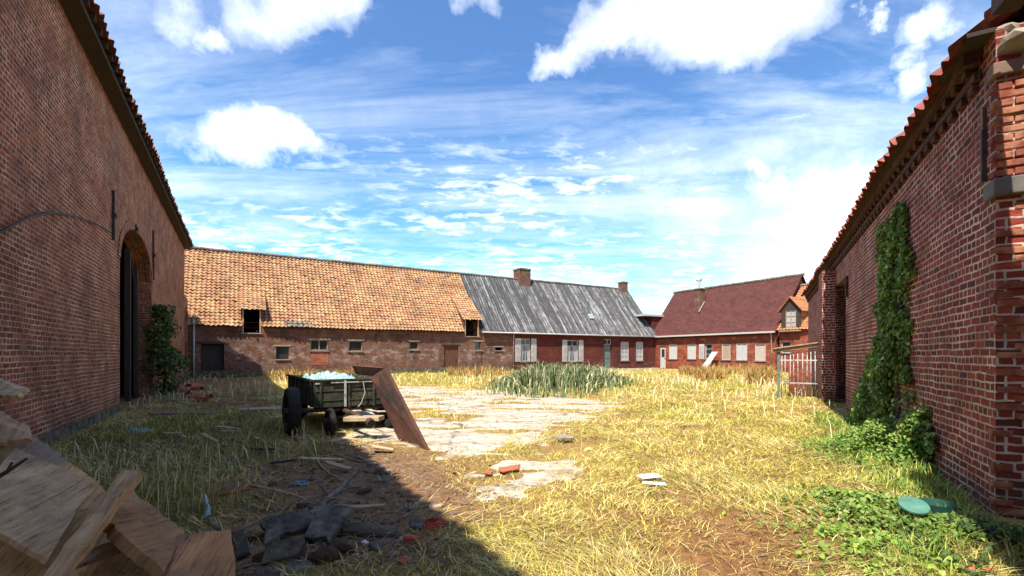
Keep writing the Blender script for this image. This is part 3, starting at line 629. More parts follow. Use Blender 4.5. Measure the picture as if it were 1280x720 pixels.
# ================================================================== LEFT BARN
LW = Wall((-7.77, 7.9), (-.509, .861), (.861, .509))
def left_barn():
    t = thing('brick_barn', 'tall old brick barn along the left side with tall arched doorway', 'barn', LW.P(6, 0))
    u0, u1, ze = -12, 22.2, 8.05
    holes = [(5.0, 10.2, -.29, 4.05, 1.2)]; arch2 = (22.5, 24.2, -.29, 3.6, .5)
    wall(LW, u1+.005, 24.55, [(u1, 4.95), (24.55, 4.95)], [arch2], .5, d=-.02).build('connecting_wall', M['brick_left'], t)
    w = wall(LW, u0, u1, [(u0, ze), (u1, ze)], holes, .5).build('wall', M['brick_left'], t, merge=True)
    D = 11.0
    back = Wall(tuple(LW.P(0, 0, -D)[:2]), (-.509, .861), (-.861, -.509))
    wall(back, u0, u1, [(u0, ze), (u1, ze)], [], .4).build('rear_wall', M['brick_left'], t)
    for u, s in ((u0, -1), (u1, 1)):
        p = LW.P(u, 0); g = Wall((p.x, p.y), tuple((-LW.N)[:2]), tuple((LW.U*s)[:2]))
        wall(g, .5, D-.4, [(.5, ze+.34), (D/2, ze+D/2*.7), (D-.4, ze+.28)], [], .4).build('gable_wall', M['brick_left'], t)
    # roof: two slopes of tiles
    pitch = math.atan(.7); ov = .42
    for s in (0, 1):
        if s == 0: O = LW.P(u0-.2, ze-.28, ov); V = -LW.N*math.cos(pitch)+Vector((0, 0, math.sin(pitch)))
        else: O = LW.P(u0-.2, ze-.28, -D-ov); V = LW.N*math.cos(pitch)+Vector((0, 0, math.sin(pitch)))
        pantile(O, LW.U, V, u1-u0+.4, (D/2+ov)/math.cos(pitch), .28, .34, .035, .05, 6, .04, 3+s, jit=.02).build('roof', M['tile_dark'], t)
    mb = MB(); wbox(mb, LW, u0, u1+.1, ze-.42, ze-.34, .003, ov-.1); mb.build('soffit_board', M['wood_dark'], t)
    mb = MB()
    for i in range(int((u1-u0)/.45)): wbox(mb, LW, u0+i*.45, u0+i*.45+.1, ze-.34, ze-.22, .002, ov-.03)
    mb.build('rafter_ends', M['wood_dark'], t)
    # brick arch rings
    for (a, b, z0, z1, rise) in holes+[arch2]:
        mb = MB(); n = 40; uc = (a+b)/2; hw = (b-a)/2
        for i in range(n):
            q = []
            for k in (i, i+.93):
                th = math.pi*k/n; q.append((th,))
            P = []
            for th in (math.pi*i/n, math.pi*(i+.9)/n):
                for e in (0, .26): P.append((uc-math.cos(th)*(hw+e), z1+math.sin(th)*(rise+e)))
            (a0, a1, b0, b1) = P
            mb.hexa([LW.P(*a0, -.08), LW.P(*b0, -.08), LW.P(*b0, .025), LW.P(*a0, .025), LW.P(*a1, -.08), LW.P(*b1, -.08), LW.P(*b1, .025), LW.P(*a1, .025)])
        mb.build('brick_arch', M['brick_left'], t)
    # plinth
    mb = MB()
    for a, b in ((u0, 4.95), (10.25, u1)): wbox(mb, LW, a, b, -.2, .2, -.02, .05)
    mb.build('plinth', M['slab_moss'], t)
    for px, y0, y1 in ((140, 238, 300), (190.5, 288, 350), (168, 280, 292)):
        u, za = LW.uz(px, y0); _, zb = LW.uz(px, y1); mb = MB(); wbox(mb, LW, u-.035, u+.035, zb, za, .0, .06); wbox(mb, LW, u-.09, u+.09, (za+zb)/2-.04, (za+zb)/2+.04, .055, .1); mb.build('wall_anchor', M['iron'], t)
    # timber planks hanging inside the arch
    mb = MB(); wbox(mb, LW, 8.3, 8.45, 0, 4.9, -.45, -.3); wbox(mb, LW, 9.5, 9.62, 0, 4.6, -.4, -.3); mb.build('door_post', M['wood_dark'], t)
    mb = MB(); wbox(mb, LW, 9.62, 10.15, 0, 3.6, -.42, -.36); mb.build('broken_door_leaf', M['wood_dark'], t)
    mb = MB(); wbox(mb, LW, 22.53, 24.17, 0, 4.0, -.45, -.38); mb.build('barn_door', M['wood_dark'], t)
    mb = MB(); pts = []
    for px, py in ((-30, 300), (0, 285), (30, 270), (60, 265), (90, 270), (115, 279), (134, 290)):
        u, z = LW.uz(px, py); pts.append(LW.P(u, z, .06))
    mb.tube(pts, .02, 6).build('wall_cable', M['iron'], t, smooth=True)
    mb = MB(); e = LW.P(24.45, 0, .30); mb.tube([e, e+Vector((0, 0, 3.6))], .055, 8).build('downpipe', M['zinc'], t, smooth=True)
left_barn()

# ================================================================== FAR RANGE
FW = Wall((-19.9, 29.3), (.861, .509), (.509, -.861)); SPL = 20.0; EAVE = 3.62; RZ = 8.95; DEP = 8.8
BACK = -FW.N
def hole_px(W, x0, x1, y0, y1):
    a, zt = W.uz(x0, y0); b, _ = W.uz(x1, y0); m, zb = W.uz((x0+x1)/2, y1); _, zt = W.uz((x0+x1)/2, y0)
    return (min(a, b), max(a, b), max(zb, -.25), zt)
def frame_window(W, h, parent, mat, pane, bars=(1, 1), rec=-.16, fw=.07, name='window', panename='pane'):
    a, b, z0, z1 = h[:4]; mb = MB()
    wbox(mb, W, a+.01, a+fw, z0+.01, z1-.01, rec, rec+.07); wbox(mb, W, b-fw, b-.01, z0+.01, z1-.01, rec, rec+.07)
    wbox(mb, W, a+fw, b-fw, z0+.01, z0+fw, rec, rec+.07); wbox(mb, W, a+fw, b-fw, z1-fw, z1-.01, rec, rec+.07)
    nx, nz = bars
    for i in range(1, nx): c = a+(b-a)*i/nx; wbox(mb, W, c-.03, c+.03, z0+fw, z1-fw, rec+.01, rec+.06)
    for i in range(1, nz): c = z0+(z1-z0)*i/nz; wbox(mb, W, a+fw, b-fw, c-.02, c+.02, rec+.014, rec+.052)
    o = mb.build(name, mat, parent)
    if pane: MB().face([W.P(a, z0, rec+.02), W.P(b, z0, rec+.02), W.P(b, z1, rec+.02), W.P(a, z1, rec+.02)], [(0, 0), (1, 0), (1, 1), (0, 1)]).build(panename, pane, o)
    return o
def sill(W, h, parent, mat, e=.08, th=.07, name='sill'):
    mb = MB(); wbox(mb, W, h[0]-e, h[1]+e, h[2]-th, h[2]-.003, -.1, .07); return mb.build(name, mat, parent)
def lintel(W, h, parent, mat, e=.15, th=.1):
    mb = MB(); wbox(mb, W, h[0]-e, h[1]+e, h[3]+.003, h[3]+th, -.1, .03); return mb.build('lintel', mat, parent)

def roof_pair(t, W, a, b, eave, ridge, dep, mat, kind, ov=.25, seed=1, tw=.27, th=.28, front_only=None, skips=(), **kw):
    pitch = math.atan2(ridge-eave, dep/2)
    for s in (0, 1):
        if s == 0: O = W.P(a, eave-math.tan(pitch)*ov+.05, ov); V = -W.N*math.cos(pitch)+Vector((0, 0, math.sin(pitch)))
        else: O = W.P(a, eave-math.tan(pitch)*ov+.05, -dep-ov); V = W.N*math.cos(pitch)+Vector((0, 0, math.sin(pitch)))
        H = (dep/2+ov)/math.cos(pitch)
        fn = None
        if s == 0 and skips:
            fn = lambda c, r, nu, nv: any(q0 < a+(c+.5)*tw < q1 and (r+1)*th*math.cos(pitch)-ov < q2 for q0, q1, q2 in skips)
        pantile(O, W.U, V, b-a, H, tw, th, seed=seed+s, skip=fn, **kw).build('roof', mat, t)
    mb = MB(); c0 = W.P(a-.1, ridge+.10, -dep/2); c1 = W.P(b+.1, ridge+.10, -dep/2); n = 40
    pts = [c0.lerp(c1, i/n)+Vector((0, 0, random.uniform(-.02, .02))) for i in range(n+1)]
    mb.tube(pts, .13, 8).build('ridge_capping', M['slab'], t)
    return pitch
def gable(t, W, u, s, eave, ridge, dep, mat, name='gable_wall', th=.35):
    p = W.P(u, 0); g = Wall((p.x, p.y), tuple((-W.N)[:2]), tuple((W.U*s)[:2]))
    k_ = .36*(ridge-eave)/(dep/2)-.04; wall(g, .36, dep-.36, [(.36, eave+k_), (dep/2, ridge-.1), (dep-.36, eave+k_)], [], th).build(name, mat, t)
    return g

def tiled_barn():
    t = thing('tiled_barn', 'long low brick barn with orange pantile roof behind the cart', 'barn', FW.P(10, 0))
    a, b = -1.0, SPL
    H = {k: hole_px(FW, *v) for k, v in dict(door=(251, 280, 430, 474), w1=(345, 361, 433, 449), w2=(388, 410, 425, 438), w3=(436, 453, 426, 439), w4=(512, 523, 427, 437), d2=(555, 573, 432, 470), w5=(594, 603, 427, 438)).items()}
    lo1 = hole_px(FW, 303, 326, 387, 416); lo2 = hole_px(FW, 581, 598, 399, 421)
    H['lo1'] = (lo1[0], lo1[1], lo1[2], EAVE-.002); H['lo2'] = (lo2[0], lo2[1], lo2[2]+.05, EAVE-.002)
    wall(FW, a, b, [(a, EAVE), (b, EAVE)], list(H.values()), .4).build('wall', M['brick_far'], t)
    BW_ = Wall(tuple(FW.P(0, 0, -DEP)[:2]), tuple(FW.U[:2]), tuple((-FW.N)[:2])); wall(BW_, a, b, [(a, EAVE), (b, EAVE)], [], .35).build('rear_wall', M['brick_far'], t)
    gable(t, FW, a, -1, EAVE, RZ, DEP, M['brick_far']); gable(t, FW, b-.1, 1, EAVE, RZ, DEP, M['brick_far'])
    pitch = roof_pair(t, FW, a-.02, b, EAVE, RZ, DEP, M['tile_orange'], 'pan', seed=5, amp=.045, lift=.05, sag=.05, jit=.018, skips=[(lo1[0]-.12, lo1[1]+.12, 1.5), (lo2[0]-.12, lo2[1]+.12, 1.7)])
    for k in ('w2', 'w3', 'w4', 'w5', 'w1'):
        h = H[k]; sill(FW, h, t, M['stone']); lintel(FW, h, t, M['stone'] if k in ('w2', 'w3') else M['wood_grey'])
        frame_window(FW, h, t, M['wood_grey'] if k != 'w1' else M['wood_dark'], M['glass'], (2, 1) if k == 'w2' else (1, 1), fw=.06)
    for k in ('lo1', 'lo2'): sill(FW, H[k], t, M['stone'])
    h = H['w2']; mb = MB(); wbox(mb, FW, h[0]+.05, h[1], .75, h[2]-.15, -.05, .012)
    o = mb.build('brick_infill', M['infill'], t); o['label'] = 'patch of newer orange brick under a window'
    h = H['d2']; mb = MB()
    n = 6
    for i in range(n): x0 = h[0]+(h[1]-h[0])*i/n; wbox(mb, FW, x0+.006, x0+(h[1]-h[0])/n-.006, -.05, h[3]-.02, -.14, -.09)
    d = mb.build('plank_door', M['wood_door'], t); mb = MB(); wbox(mb, FW, h[1]-.22, h[1]-.14, 1.0, 1.14, -.09, -.05); mb.build('handle', M['iron'], d)
    lintel(FW, h, t, M['wood_dark'], .2, .12); lintel(FW, H['door'], t, M['wood_dark'], .25, .14)
    # dark door leaf, folded inward
    h = H['door']; mb = MB(); wbox(mb, FW, h[0]+.02, h[1]-.02, -.05, h[3]-.05, -.36, -.3); mb.build('stable_door', M['wood_dark'], t)
    # dormers over the loft doors
    tp = math.tan(pitch)
    for k, top, sl_ in (('lo1', 4.55, .72), ('lo2', 4.5, .84)):
        h = H[k]; xb = (top-EAVE)/(tp-sl_); cheek = MB()
        for u in (h[0]-.1, h[1]+.005):
            A = [(0.02, EAVE-.02), (0.02, top), (-xb-.1, top+sl_*(xb+.1))]
            L0 = [FW.P(u, z_, d_) for d_, z_ in A]; L1 = [FW.P(u+.095, z_, d_) for d_, z_ in A]
            cheek.face(L0, A); cheek.face(L1[::-1], A)
            for i in range(3): j = (i+1) % 3; cheek.face([L0[i], L0[j], L1[j], L1[i]], [(0, 0), (1, 0), (1, .1), (0, .1)])
        o = cheek.build('dormer', M['brick_far'], t)
        fr = MB(); wbox(fr, FW, h[0]-.16, h[1]+.16, top-.06, top+.03, -.04, .09); wbox(fr, FW, h[0], h[0]+.07, h[2], top-.06, -.04, .035); wbox(fr, FW, h[1]-.07, h[1], h[2], top-.06, -.04, .035)
        fr.build('frame', M['wood_pale'], o)
        V = (FW.N*-1+Vector((0, 0, sl_))).normalized(); L = (xb+.25)*math.sqrt(1+sl_*sl_)
        pantile(FW.P(h[0]-.3, top+.07-sl_*.2, .2), FW.U, V, h[1]-h[0]+.6, L, .26, .3, .035, .04, 6, .01, 9, jit=.015).build('dormer_roof', M['tile_orange'], o)
    # patch of grey tiles on the eave
    p0, _ = FW.uz(357, 405); p1, _ = FW.uz(389, 405); V = -FW.N*math.cos(pitch)+Vector((0, 0, math.sin(pitch)))
    pantile(FW.P(p0, EAVE-math.tan(pitch)*.3+.13, .3), FW.U, V, p1-p0, .6, .3, .3, .045, .05, 6, .01, 19, jit=.02).build('grey_tile_patch', M['slab'], t)['label'] = 'patch of grey tiles at the eave of the orange roof'
    mb = MB(); wbox(mb, FW, a, b, -.2, .45, -.02, .04); mb.build('plinth', M['slab_moss'], t)
    # eave plank and open gutter
    
    for e0, e1 in ((a, lo1[0]-.1), (lo1[1]+.1, lo2[0]-.1), (lo2[1]+.1, b)): mb = MB(); wbox(mb, FW, e0, e1, EAVE-.32, EAVE-.22, .003, .10); mb.build('eave_board', M['wood_dark'], t)
    for px in (321, 470, 498, 540, 616):
        u, _ = FW.uz(px, 420)
        if u < b: mb = MB(); wbox(mb, FW, u-.03, u+.03, 2.5, 3.1, 0, .05); mb.build('wall_anchor', M['iron'], t)
tiled_barn()

def farmhouse():
    t = thing('farmhouse', 'farmhouse with corrugated grey roof, white shutters and two chimneys', 'house', FW.P(30, 0))
    a, b = SPL+.02, 41.1; BR = FW.u(641.5)
    w1 = hole_px(FW, 651, 663.5, 423, 452); w2 = hole_px(FW, 709, 723, 425, 452); dr = hole_px(FW, 755, 764.5, 424, 460); w3 = hole_px(FW, 776, 786, 427, 451); w4 = hole_px(FW, 795, 804, 427, 451); w5 = hole_px(FW, 816, 820.5, 437, 450)
    lw = hole_px(FW, 619, 628, 434, 438); lo = hole_px(FW, 606, 611, 399, 417)
    w3 = w3[:3]+(w3[3]-.12, .14); w4 = w4[:3]+(w4[3]-.12, .14)
    wall(FW, a, BR, [(a, EAVE), (BR, EAVE)], [lw], .4).build('stable_wall', M['brick_far'], t)
    wall(FW, BR+.005, b, [(BR, EAVE), (b, EAVE)], [w1, w2, dr, w3, w4], .4).build('wall', M['brick_red'], t)
    BW_ = Wall(tuple(FW.P(0, 0, -DEP)[:2]), tuple(FW.U[:2]), tuple((-FW.N)[:2])); wall(BW_, a, b, [(a, EAVE), (b, EAVE)], [], .35).build('rear_wall', M['brick_red'], t)
    gable(t, FW, b, 1, EAVE, RZ, DEP, M['cream'])
    # corrugated sheets
    pitch = math.atan2(RZ-EAVE, DEP/2); ov = .25
    for s in (0, 1):
        sg = FW.N*(1 if s == 0 else -1); base = 0 if s == 0 else -DEP
        O = FW.P(a, EAVE-math.tan(pitch)*ov+.08, base)+sg*ov; V = -sg*math.cos(pitch)+Vector((0, 0, math.sin(pitch)))
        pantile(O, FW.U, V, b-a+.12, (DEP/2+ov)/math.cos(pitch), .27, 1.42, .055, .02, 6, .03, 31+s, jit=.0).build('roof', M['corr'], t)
    mb = MB(); mb.tube([FW.P(a+(b-a)*i/30, RZ+.1+random.uniform(-.02, .02), -DEP/2) for i in range(31)], .13, 8).build('ridge_capping', M['slab'], t)
    for h, bars in ((w1, (2, 1)), (w2, (2, 1))):
        z = h[2]+(h[3]-h[2])*.72
        o = frame_window(FW, h, t, M['white_paint'], M['glass'], bars, fw=.09)
        mb = MB(); wbox(mb, FW, h[0]+.09, h[1]-.09, z-.04, z+.04, -.15, -.08); mb.build('transom', M['white_paint'], o)
        mb = MB(); m = (h[0]+h[1])/2
        mb.face([FW.P(h[0]+.09, h[2]+.1, -.135), FW.P(m-.22, h[2]+.1, -.135), FW.P(m-.12, z, -.135), FW.P(h[0]+.09, z, -.135)]); mb.face([FW.P(m+.22, h[2]+.1, -.135), FW.P(h[1]-.09, h[2]+.1, -.135), FW.P(h[1]-.09, z, -.135), FW.P(m+.12, z, -.135)])
        mb.build('curtain', M['curtain'], o)
        sill(FW, h, t, M['blue_stone'])
        for s in (-1, 1):
            wd = .56; e = h[0]-wd-.03 if s < 0 else h[1]+.03; sh = MB(); wbox(sh, FW, e, e+wd, h[2], h[3], .01, .045)
            for (q0, q1) in ((.06, .34), (.38, .66), (.70, .95)):
                zz0 = h[2]+(h[3]-h[2])*q0; zz1 = h[2]+(h[3]-h[2])*q1; n = 6
                for i in range(n): zz = zz0+(zz1-zz0)*i/n; wbox(sh, FW, e+.07, e+wd-.07, zz, zz+(zz1-zz0)/n*.55, .045, .062)
            so_ = sh.build('shutter', M['white_paint'], t); hg = MB(); wbox(hg, FW, e+(wd-.06 if s < 0 else 0), e+(wd if s < 0 else .06), h[2]+.3, h[2]+.36, .045, .07); hg.build('hinge', M['iron'], so_)
    for h in (w3, w4):
        o = frame_window(FW, h[:3]+(h[3]+.1,), t, M['white_paint'], M['curtain'], (2, 4), fw=.09, rec=-.1); sill(FW, h, t, M['blue_stone'])
    h = dr; z = h[3]-.55; mb = MB(); wbox(mb, FW, h[0]+.02, h[1]-.02, -.05, z-.05, -.22, -.16)
    for (q0, q1) in ((.15, .9), (1.1, 2.0)): wbox(mb, FW, h[0]+.15, h[1]-.15, q0, q1, -.16, -.14)
    d = mb.build('front_door', M['teal_paint'], t); mb = MB(); wbox(mb, FW, h[0]+.1, h[0]+.16, .98, 1.12, -.16, -.1); mb.build('handle', M['iron'], d)
    frame_window(FW, (h[0], h[1], z, h[3]), t, M['white_paint'], M['glass'], (2, 1), fw=.07, name='fanlight')
    mb = MB(); wbox(mb, FW, h[0]-.2, h[1]+.2, -.1, .14, -.1, .35); mb.build('doorstep', M['blue_stone'], t)
    lintel(FW, lw, t, M['stone']); sill(FW, lw, t, M['stone'])
    mb = MB(); u = BR; mb.tube([FW.P(u, EAVE-.25, .16), FW.P(u, EAVE-.4, .08), FW.P(u, 0, .08)], .05, 8).build('downpipe', M['white_metal'], t, smooth=True)
    mb = MB(); mb.tube([FW.P(a, EAVE-.24, .3), FW.P(b+.1, EAVE-.24, .3)], .065, 8).build('gutter', M['zinc'], t, smooth=True)
    mb = MB(); wbox(mb, FW, a, BR-.1, -.2, .5, -.02, .04); mb.build('plinth', M['slab_moss'], t)
    # chimneys on the ridge
    for px, wpx, topz in ((652.5, 14, 9.95), (783, 9, 9.75)):
        k = (px-640)/F; O = FW.P(0, 0, -DEP/2); u = (k*O.y-O.x)/(FW.U.x-k*FW.U.y); c = FW.P(u, 0, -DEP/2); wd = wpx/F*c.y/.9/2
        if px > 700: u = b-.45; wd = .38
        mb = MB(); W2 = Wall((FW.P(u, 0, -DEP/2+wd)[0], FW.P(u, 0, -DEP/2+wd)[1]), tuple(FW.U[:2]), tuple(FW.N[:2]))
        c = wall(W2, -wd, wd, [(-wd, topz), (wd, topz)], [], 2*wd, zb=7.9).build('chimney', M['brick_far'], t)
        mb = MB(); wbox(mb, W2, -wd-.06, wd+.06, topz, topz+.13, .06, -2*wd-.06); mb.build('chimney_cap', M['slab'], c)
    # skylight
    c = FW.P(FW.uz(738, 400)[0]+1.2, 0, 0); u = FW.u(738)+.9; dz = 5.0; dd = (dz-EAVE)/math.tan(pitch)
    O = FW.P(u, dz+.1, -dd); V = -FW.N*math.cos(pitch)+Vector((0, 0, math.sin(pitch))); N = FW.U.cross(V); N = N if N.z > 0 else -N
    o = MB().slab([O+N*.12, O+FW.U*.5+N*.12, O+FW.U*.5+V*.6+N*.12, O+V*.6+N*.12], .1, N).build('skylight', M['zinc'], t)
    MB().slab([O+FW.U*.08+V*.1+N*.125, O+FW.U*.42+V*.1+N*.125, O+FW.U*.42+V*.5+N*.125, O+FW.U*.08+V*.5+N*.125], .01, N).build('pane', M['plastic_blue'], o)
farmhouse()

# ================================================================== LINK + RIGHT HOUSE
HW = Wall((15.7, 50.0), (.509, -.861), (-.861, -.509))
def link_block():
    t = thing('brick_annex', 'small flat roofed red brick annex in the corner between farmhouse and brick house', 'annex', FW.P(42.5, 0, -1.5))
    a, b = 41.15, 46.0; W = Wall(tuple(FW.P(0, 0, -.5)[:2]), tuple(FW.U[:2]), tuple(FW.N[:2]))
    h = hole_px(FW, 815, 820, 437, 451); h = (41.35, 41.95, .9, 2.1)
    wall(W, a, b, [(a, 5.65), (b, 5.65)], [h], 3.2).build('wall', M['brick_red'], t)
    frame_window(W, h, t, M['white_paint'], M['glass'], (1, 1)); sill(W, h, t, M['blue_stone'])
    mb = MB(); wbox(mb, W, a-1.4, b-.5, 5.655, 5.85, .18, -3.3); mb.build('fascia', M['white_paint'], t)
    # cream rendered back gable with terracotta roof
    g = thing('cream_outbuilding', 'cream rendered outbuilding with tan tiled roof peeping behind the farmhouse gable', 'outbuilding', FW.P(41, 0, -9))
    W = Wall(tuple(FW.P(0, 0, -5.4)[:2]), tuple(FW.U[:2]), tuple(FW.N[:2]))
    wall(W, 41.2, 46, [(41.2, 7.7), (42.0, 8.0), (46, 5.3)], [], 4).build('wall', M['cream'], g)
    A = W.P(42.0, 8.1, .15); B = W.P(46.1, 5.3, .15); MB().slab([A, B, B-FW.N*4.4, A-FW.N*4.4], .1, Vector((0, 0, 1))).build('roof', M['tile_lean'], g)
link_block()
def brick_house():
    t = thing('brick_house', 'red brick house with dark purple tiled roof, white boarded windows and roof chimney', 'house', HW.P(6, 0))
    a, b = -.9, 12.7; ev, rz, dep = 3.72, 8.45, 7.8
    hs = dict(door=hole_px(HW, 824.5, 832, 433, 461), a=hole_px(HW, 836, 846.5, 430, 449), b=hole_px(HW, 859, 870, 430, 449), c=hole_px(HW, 881, 890, 430, 449), d=hole_px(HW, 902, 913, 430, 450), e=hole_px(HW, 920, 934, 429, 450.5), f=hole_px(HW, 943.5, 957, 430, 451))
    wall(HW, a, b, [(a, ev), (b, ev)], list(hs.values()), .35).build('wall', M['brick_orange'], t)
    mb = MB(); wbox(mb, HW, a, b, 3.18, ev-.3, -.02, .02); mb.build('brick_band', M['brick_red'], t)
    BW_ = Wall(tuple(HW.P(0, 0, -dep)[:2]), tuple(HW.U[:2]), tuple((-HW.N)[:2])); wall(BW_, a, b, [(a, ev), (b, ev)], [], .3).build('rear_wall', M['brick_orange'], t)
    gable(t, HW, a, -1, ev, rz, dep, M['brick_orange']); gable(t, HW, b, 1, ev, rz, dep, M['brick_orange'])
    pitch = roof_pair(t, HW, a-.15, b+.2, ev, rz, dep, M['tile_purple'], 'flat', seed=41, tw=.2, th=.16, amp=.004, lift=.02, sub=2, sag=.02, jit=.004)
    for k, h in hs.items():
        if k == 'door': continue
        sill(HW, h, t, M['blue_stone'] if k != 'f' else M['stone'])
        if k == 'c': frame_window(HW, h, t, M['white_paint'], M['glass'], (1, 3), fw=.08)
        else:
            m = {'a': 'white_paint', 'b': 'white_paint', 'd': 'beige_paint', 'e': 'white_paint', 'f': 'pale_board'}[k]
            o = frame_window(HW, h, t, M['white_paint'], M[m], (2, 1) if k in 'e' else (1, 1), fw=.07, rec=-.1, panename='blind')
    h = hs['c']; mb = MB(); e = h[0]-.62; wbox(mb, HW, e, e+.58, h[2], h[3], .01, .045)
    for i in range(14): zz = h[2]+.1+i*(h[3]-h[2]-.2)/14; wbox(mb, HW, e+.07, e+.51, zz, zz+.05, .045, .06)
    mb.build('shutter', M['white_paint'], t)
    h = hs['door']; mb = MB(); wbox(mb, HW, h[0]+.03, h[1]-.03, -.05, h[3]-.04, -.14, -.08); d = mb.build('front_door', M['white_paint'], t)
    mb = MB(); wbox(mb, HW, h[0]+.22, h[1]-.2, 1.2, h[3]-.3, -.08, -.075); mb.build('door_pane', M['glass'], d)
    mb = MB(); wbox(mb, HW, h[1]-.16, h[1]-.1, 1.0, 1.12, -.08, -.03); mb.build('handle', M['iron'], d)
    ez = ev-math.tan(pitch)*.25+.02
    mb = MB(); wbox(mb, HW, a-.15, b+.15, ez-.12, ez+.03, .26, .42); mb.build('gutter', M['white_paint'], t)
    u = HW.u(965); mb = MB(); mb.tube([HW.P(u, ez, .34), HW.P(u, ez-.35, .1), HW.P(u, 0, .1)], .055, 8).build('downpipe', M['white_metal'], t, smooth=True)
    # verge pipe at the left end of the roof
    mb = MB(); mb.tube([HW.P(a-.2, ev, .32), HW.P(a-.2, 5.7, -1.45)], .06, 8).build('verge_pipe', M['white_paint'], t)
    # chimney low on the slope with a metal flue
    zc = CAMH+(HZ-388)/F*49; dd = (zc-ev)/math.tan(pitch); O = HW.P(0, 0, -dd); k = (872-640)/F; u = (k*O.y-O.x)/(HW.U.x-k*HW.U.y)
    W2 = Wall(tuple(HW.P(u, 0, -dd+.1)[:2]), tuple(HW.U[:2]), tuple(HW.N[:2])); zt = zc+2.1
    c = wall(W2, -.38, .38, [(-.38, zt), (.38, zt)], [], .76, zb=zc-.4).build('chimney', M['brick_far'], t)
    mb = MB(); wbox(mb, W2, -.46, .46, zt, zt+.1, .08, -.84); mb.build('chimney_cap', M['stone'], c)
    p = W2.P(0, zt+.1, -.38); mb = MB(); mb.tube([p, p+Vector((0, 0, .75))], .13, 10); mb.tube([p+HW.U*-.32+Vector((0, 0, .9)), p+HW.U*.32+Vector((0, 0, .9))], .14, 10); mb.tube([p+Vector((0, 0, .75)), p+Vector((0, 0, .9))], .16, 10); mb.build('flue', M['zinc'], c)
    mb = MB(); V = -HW.N*math.cos(pitch)+Vector((0, 0, math.sin(pitch))); q = W2.P(.55, zc-.15, .28); mb.box(q+V*.5, V, HW.U, V.cross(HW.U), .7, .05, .05); mb.build('flashing', M['stone'], c)

    # ---- lower wing with terracotta roof and dormer
    g = thing('house_wing', 'lower brick wing with terracotta roof and pointed dormer at the right of the brick house', 'house wing', HW.P(14.5, 0))
    a2, b2 = b+.36, 19.0; hw = hole_px(HW, 976, 988.5, 427, 441)
    do = hole_px(HW, 982, 997, 389, 411)
    wall(HW, a2, b2, [(a2, ev), (b2, ev)], [hw], .35).build('wall', M['brick_orange'], g)
    BW_ = Wall(tuple(HW.P(0, 0, -dep+.5)[:2]), tuple(HW.U[:2]), tuple((-HW.N)[:2])); wall(BW_, a2, b2, [(a2, ev), (b2, ev)], [], .3).build('rear_wall', M['brick_orange'], g)
    gable(g, HW, b2, 1, ev, 7.3, dep-.5, M['brick_orange'])
    roof_pair(g, HW, a2-.1, b2+.1, ev, 7.45, dep-.5, M['tile_lean'], 'p', seed=51, tw=.26, th=.3, amp=.03, lift=.03, jit=.01)
    frame_window(HW, hw, g, M['white_paint'], M['glass'], (1, 2)); sill(HW, hw, g, M['stone'])
    a3, b3, z0, z1 = do; z1 = z1+.15; wz = ev-.25; mid = (a3+b3)/2; e = .28
    face = wall(HW, a3-e, b3+e, [(a3-e, z1), (mid, z1+.95), (b3+e, z1)], [(a3+.05, b3-.05, wz+.15, z1-.05)], .12, d=.12, zb=wz)
    o = face.build('dormer', M['wood_dark'], g)
    frame_window(HW, (a3+.05, b3-.05, wz+.15, z1-.05), o, M['wood_grey'], M['curtain'], (2, 3), rec=.02, fw=.06)
    mb = MB(); back = 3.0
    for s in (-1, 1):
        u_ = a3-e if s < 0 else b3+e-.1; wbox(mb, HW, u_, u_+.1, wz, z1-.02, 0, -back)
    mb.build('dormer_cheek', M['tile_lean'], o)
    for s in (-1, 1):
        A = HW.P(mid, z1+1.05, .3); B = HW.P(mid+s*(b3-mid+e+.22), z1-.12, .3)
        MB().slab([A, B, B-HW.N*(back+.3), A-HW.N*(back+.3)], .08, Vector((0, 0, 1))).build('dormer_roof', M['tile_lean'], o)
    mb = MB(); wbox(mb, HW, a3-e-.1, b3+e+.1, wz-.1, wz-.003, .0, .36); mb.build('sill', M['stone'], o)
brick_house()

def leaning_board():
    u = HW.u(889); A = HW.P(u-.5, 0, 1.0); B = HW.P(u+.15, 0, 1.0)
    sh = HW.U*.9
    o = MB().slab([A, B, B+sh-HW.N*.6+Vector((0, 0, 1.75)), A+sh-HW.N*.6+Vector((0, 0, 1.75))], .05, -HW.N).build('board', M['white_paint']); tag(o, 'white board leaning on the red brick house below the dark open window', 'board')
leaning_board()

